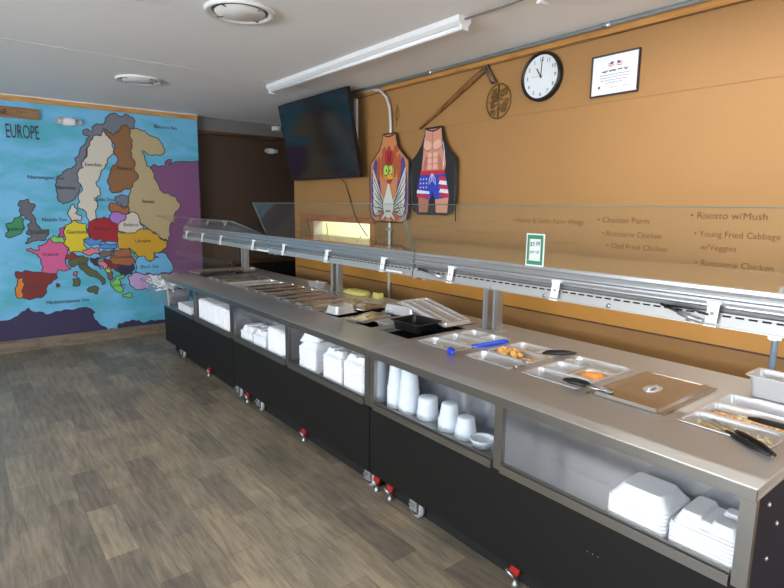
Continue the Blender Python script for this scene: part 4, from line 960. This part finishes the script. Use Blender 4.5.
t = lid(2.27, 3.13, .30, .20, 'small bright steel lid lying flat between black pan and upturned pan', z=ZT+.012, rot=(0, R(-1.5), R(14)))
lid(2.46, 3.50, .30, .30, 'square steel lid lying askew behind the small upturned pan', z=ZT+.02, rot=(R(2), R(3), R(20)))
pan(2.40, 2.97, .30, .162, .05, 'shallow steel pan lying between the black pan and the flat lid', z=ZT+.007, rot=(0, 0, R(4)))
pan(2.75, 4.66, .14, .20, .05, 'small grey steel pan on the back ledge left of the guard post', z=ZT+.052)
m = MB(); rdd = random.Random(8)
m.loft([rrect(.07, .15, .06, 0), rrect(.08, .16, .07, .02), rrect(.06, .13, .05, .038), rrect(.03, .07, .03, .045)], YCLOTH, smooth=True)
o = m.build('yellow_cloth'); o.location = (2.83, 4.08, ZT+.001); tag(o, 'folded pale yellow cloth on the back ledge by the guard post', 'cloth')
m = MB(); m.b2(-.03, .03, -.04, .04, 0, .05, NOTE); m.b2(-.012, .012, -.04, .04, .05, .06, mat('brown_lid', (120, 84, 40), .6))
o = m.build('yellow_box', smooth_bevel=.004); o.location = (2.86, 3.80, ZT); tag(o, 'small yellow box on the back ledge right of the folded cloth', 'box')

# ------------------------------------------------------------------ utensils
def tongs(label, p0, p1, up=.0, name='tongs'):
    p0, p1 = Vector(p0), Vector(p1); d = p1-p0; L = d.length; a = math.atan2(d.y, d.x); pit = math.asin(max(-1, min(1, d.z/L)))
    t = thing(name, label, 'tongs', p0, (0, -pit, a))
    for s in (-1, 1):
        m = MB(); m.tube([(0, s*.008, 0), (.05, s*.018, 0), (L*.55, s*.017, .002)], [.006, .005, .004], BRIGHTALU, 6)
        m.lathe([(.001, -.002), (.016, 0), (.02, .005), (.017, .004), (.001, .001)], BRIGHTALU, Matrix.Translation((-.006, s*.008, -.004)), 12); m.build('arm', t)
        m = MB(); m.tube([(L*.45, s*.017, .003), (L*.55, s*.020, .004), (L*.8, s*.018, .004), (L, s*.008, .002)], [.007, .010, .011, .006], BLACKRUB, 8); m.build('grip', t)
    return t
tongs('black-gripped metal tongs resting on the yellow food, nearest the camera', (2.29, .86, .880), (2.03, .545, .907))
tongs('black-gripped tongs lying over the front corner left of the large lid', (2.17, 1.21, .915), (2.14, 1.41, .918))
tongs('black-gripped tongs at the back of the pan behind the potato bites', (2.50, 1.95, .872), (2.565, 1.63, .922))
def spoon(label, p0, p1, hm, name='serving_spoon', gr=.011, frac=.5):
    p0, p1 = Vector(p0), Vector(p1); d = p1-p0; L = d.length; a = math.atan2(d.y, d.x); pit = math.asin(max(-1, min(1, d.z/L)))
    t = thing(name, label, 'spoon', p0, (0, -pit, a))
    m = MB(); M = Matrix.Diagonal((1.5, 1, 1, 1)); m.lathe([(.001, -.010), (.014, -.006), (.022, .003), (.020, .003), (.012, -.004), (.001, -.008)], BRIGHTALU, M, 16)
    m.tube([(.028, 0, .002), (L*frac, 0, .004)], .0035, BRIGHTALU, 6); m.build('bowl', t)
    m = MB(); m.tube([(L*frac-.01, 0, .004), (L*(frac+.1), 0, .005), (L*.9, 0, .005), (L, 0, .002)], [gr*.6, gr, gr*1.1, gr*.6], hm, 8); m.build('handle', t)
    return t
spoon('metal spoon with black handle lying over the orange and white food at right', (2.42, .89, .872), (2.31, .55, .915), BLACKRUB)
spoon('serving spoon with short blue handle pointing at the camera', (2.24, 2.30, .865), (2.05, 2.05, .918), BLUEPL, frac=.60, gr=.018)
spoon('serving spoon with long blue handle lying along the pan edge', (2.28, 2.15, .885), (2.50, 2.04, .915), BLUEPL, frac=.08, gr=.013)
spoon('steel spoon standing in the potato bites', (2.38, 1.87, .86), (2.23, 1.69, .915), BRIGHTALU, frac=.3, gr=.008)
spoon('small steel spoon in the back pan behind the orange piece', (2.56, 1.44, .845), (2.50, 1.60, .915), BRIGHTALU, frac=.7, gr=.006)
spoon('small steel spoon in the dark red sauce', (2.23, 1.80, .845), (2.13, 1.68, .912), BRIGHTALU, frac=.6, gr=.006)

# ------------------------------------------------------------------ foam takeout containers
def shell_mesh(hump=False, sx=.205, sy=.215, h=.055):
    m = MB(); hx, hy = sx/2, sy/2
    m.loft([rrect(hx, hy, .022, 0), rrect(hx+.002, hy+.002, .024, .006), rrect(hx, hy, .022, .0125), rrect(hx-.004, hy-.004, .022, .0127)], FOAM, True, False)
    if not hump:
        m.loft([rrect(hx-.004, hy-.004, .022, .0127), rrect(hx-.010, hy-.010, .022, .022), rrect(hx-.034, hy-.034, .02, h), rrect(hx-.038, hy-.038, .02, h+.001)], FOAM, False, True)
    else:
        m.loft([rrect(hx-.006, hy-.006, .022, .011), rrect(hx-.010, hy-.010, .022, .020)], FOAM, False, True)
        for cx, cy, ax, ay in ((0, .052, hx-.014, .046), (.048, -.048, .040, .048), (-.048, -.048, .040, .048)):
            m.loft([rrect(ax, ay, .02, .018, 4, cx, cy), rrect(ax-.016, ay-.016, .016, h, 4, cx, cy), rrect(ax-.02, ay-.02, .014, h+.001, 4, cx, cy)], FOAM, False, True)
    return m
SH = shell_mesh().build('takeout_container', smooth_bevel=.002); SHH = shell_mesh(True).build('takeout_container', smooth_bevel=.002)
used = set()
def put(src, loc, rot, label, group):
    if src.name in used: o = src.copy(); COL.objects.link(o)
    else: o = src; used.add(src.name)
    o.location = loc; o.rotation_euler = rot; return tag(o, label, 'takeout container', group)
def pile(x, y, n, where, top=None, rz=0, src=SH, dz=.0127, z0=.561, jit=.0015):
    for k in range(n):
        last = k == n-1
        put(top if (last and top) else src, (x+random.uniform(-jit, jit), y+random.uniform(-jit, jit), z0+dz*k), (0, 0, R(rz+random.uniform(-1, 1))),
            ('top foam container of the ' if last else 'lower foam container in the ')+where, None if last else 'lower containers of the '+where)
def row(x, ya, n, where, dy=.0145, z=.665):
    for k in range(n):
        last = k == n-1
        put(SH, (x+(.012 if k % 9 == 8 else 0)-random.uniform(0, .003), ya-dy*k-.006*(k//9), z), (R(90), 0, R(random.uniform(-1, 1))),
            ('nearest foam container of the ' if last else 'foam container within the ')+where, None if last else 'containers within the '+where)
pile(1.915, .875, 7, 'flat-topped pile in the right-hand bay', dz=.0145, jit=.001)
pile(1.915, .650, 7, 'humped pile against the right end post', top=SHH, dz=.0140)
pile(1.915, 3.225, 13, 'tall pile with a tipped lid, left of the cup bay')
pile(1.915, 2.905, 14, 'tall pile just right of the tipped-lid pile', top=SHH)
pile(1.915, 2.66, 15, 'tall pile against the post beside the cup bay', top=SHH)
put(SH, (1.93, 3.235, .788), (R(-7), R(-12), R(10)), 'loose white foam lid tipped askew on the leftmost tall pile', None)
pile(1.915, 4.24, 7, 'low leftmost pile, middle counter far bay', top=SHH)
pile(1.915, 3.99, 8, 'second low pile, middle counter far bay', top=SHH)
row(1.915, 3.81, 14, 'upright row right of the two low piles')
row(1.915, 5.34, 26, 'long upright row, left in the far counter bay', dy=.0155)
row(1.915, 4.86, 17, 'shorter upright row, right in the far counter bay', dy=.0155)

# ------------------------------------------------------------------ cups and plastic containers
def cup_mesh(rt, rb, h, mm=CUPPL, rim=.004):
    m = MB(); m.lathe([(rt+rim, 0), (rt+rim, .005), (rt, .007), (rb, h-.004), (rb-.004, h), (.001, h)], mm, None, 28, True, False)
    m.lathe([(rt+rim-.001, 0), (rt-.002, 0), (rb-.003, h-.006), (.001, h-.006)], mm, None, 28, True, False)
    return m
def nest(x, y, rt, rb, h, n, dz, where, cat='plastic cup', name='plastic_cup'):
    src = cup_mesh(rt, rb, h).build(name, recalc=False)
    for k in range(n):
        o = src if k == 0 else src.copy()
        if k: COL.objects.link(o)
        o.location = (x, y, .561+dz*k); last = k == n-1
        if n == 1: tag(o, 'single upturned white '+name.replace('_', ' ')+' '+where, cat)
        else: tag(o, ('top white '+name.replace('_', ' ')+' of the ' if last else 'lower white '+name.replace('_', ' ')+' in the ')+where, cat, None if last else 'lower ones of the '+where)
nest(1.905, 2.345, .052, .040, .13, 9, .014, 'tall stack against the left post of the cup bay')
nest(1.905, 2.235, .055, .043, .14, 10, .0125, 'widest tall stack, second in the cup bay', name='plastic_cup')
nest(1.93, 2.105, .056, .052, .085, 5, .008, 'short wide stack in the middle of the cup bay', 'plastic tub', 'plastic_tub')
nest(1.915, 1.925, .053, .040, .09, 6, .010, 'stack between the wide tubs and the lowest stack')
nest(1.915, 1.805, .056, .042, .095, 2, .008, 'lowest stack, beside the shallow bowl')
m = MB(); m.lathe([(.001, 0), (.042, 0), (.050, .012), (.058, .036), (.062, .040), (.060, .044), (.054, .038), (.040, .006), (.001, .004)], CUPPL, None, 28); bw = m.build('plastic_bowl')
bw.location = (1.895, 1.675, .561); tag(bw, 'shallow white plastic bowl alone at the right of the cup bay', 'bowl')

# ------------------------------------------------------------------ cutlery bin
m = MB(); hx, hy = .125, .36
m.loft([rrect(hx-.012, hy-.012, .02, 0), rrect(hx, hy, .022, .175), rrect(hx+.006, hy+.006, .022, .178), rrect(hx+.006, hy+.006, .022, .182), rrect(hx-.004, hy-.004, .02, .18), rrect(hx-.016, hy-.016, .02, .004)], STEEL_IN)
cb = m.build('cutlery_bin'); cb.location = (1.905, 6.36, .600); tag(cb, 'steel bin of white plastic cutlery sticking out past the counter end', 'bin')
cb.location = (1.835, 6.40, .597)
m = MB(); m.tube([(0, 0, 0), (.05, 0, .003), (.12, 0, 0)], [.008, .006, .007], WHITEPL, 6)
m.lathe([(.001, -.004), (.012, -.002), (.016, .003), (.013, .002), (.001, -.002)], WHITEPL, Matrix.Translation((-.016, 0, 0)) @ Matrix.Diagonal((1.5, 1, 1, 1)), 10)
sp = m.build('plastic_spoon'); rd = random.Random(12)
for k in range(90):
    o = sp if k == 0 else sp.copy()
    if k: COL.objects.link(o)
    o.location = (1.835+rd.uniform(-.09, .09), 6.38+rd.uniform(-.31, .29), .785+rd.uniform(-.05, .045)); o.rotation_euler = (rd.uniform(0, 6), rd.uniform(-.6, .3), rd.uniform(0, 6))
    tag(o, 'white plastic spoon in the jumbled pile filling the steel bin', 'plastic cutlery', 'plastic spoons jumbled in the steel bin')
m = MB(); m.b2(1.785, 1.99, 5.50, 5.90, .561, .66, FOAM)
for k in range(6): m.b2(1.783, 1.992, 5.498, 5.902, .570+.015*k, .573+.015*k, mat('napkin_edge', (206, 202, 196), .8))
tag(m.build('napkin_pack'), 'stack of white napkins in the end bay right of the cutlery bin', 'napkins')
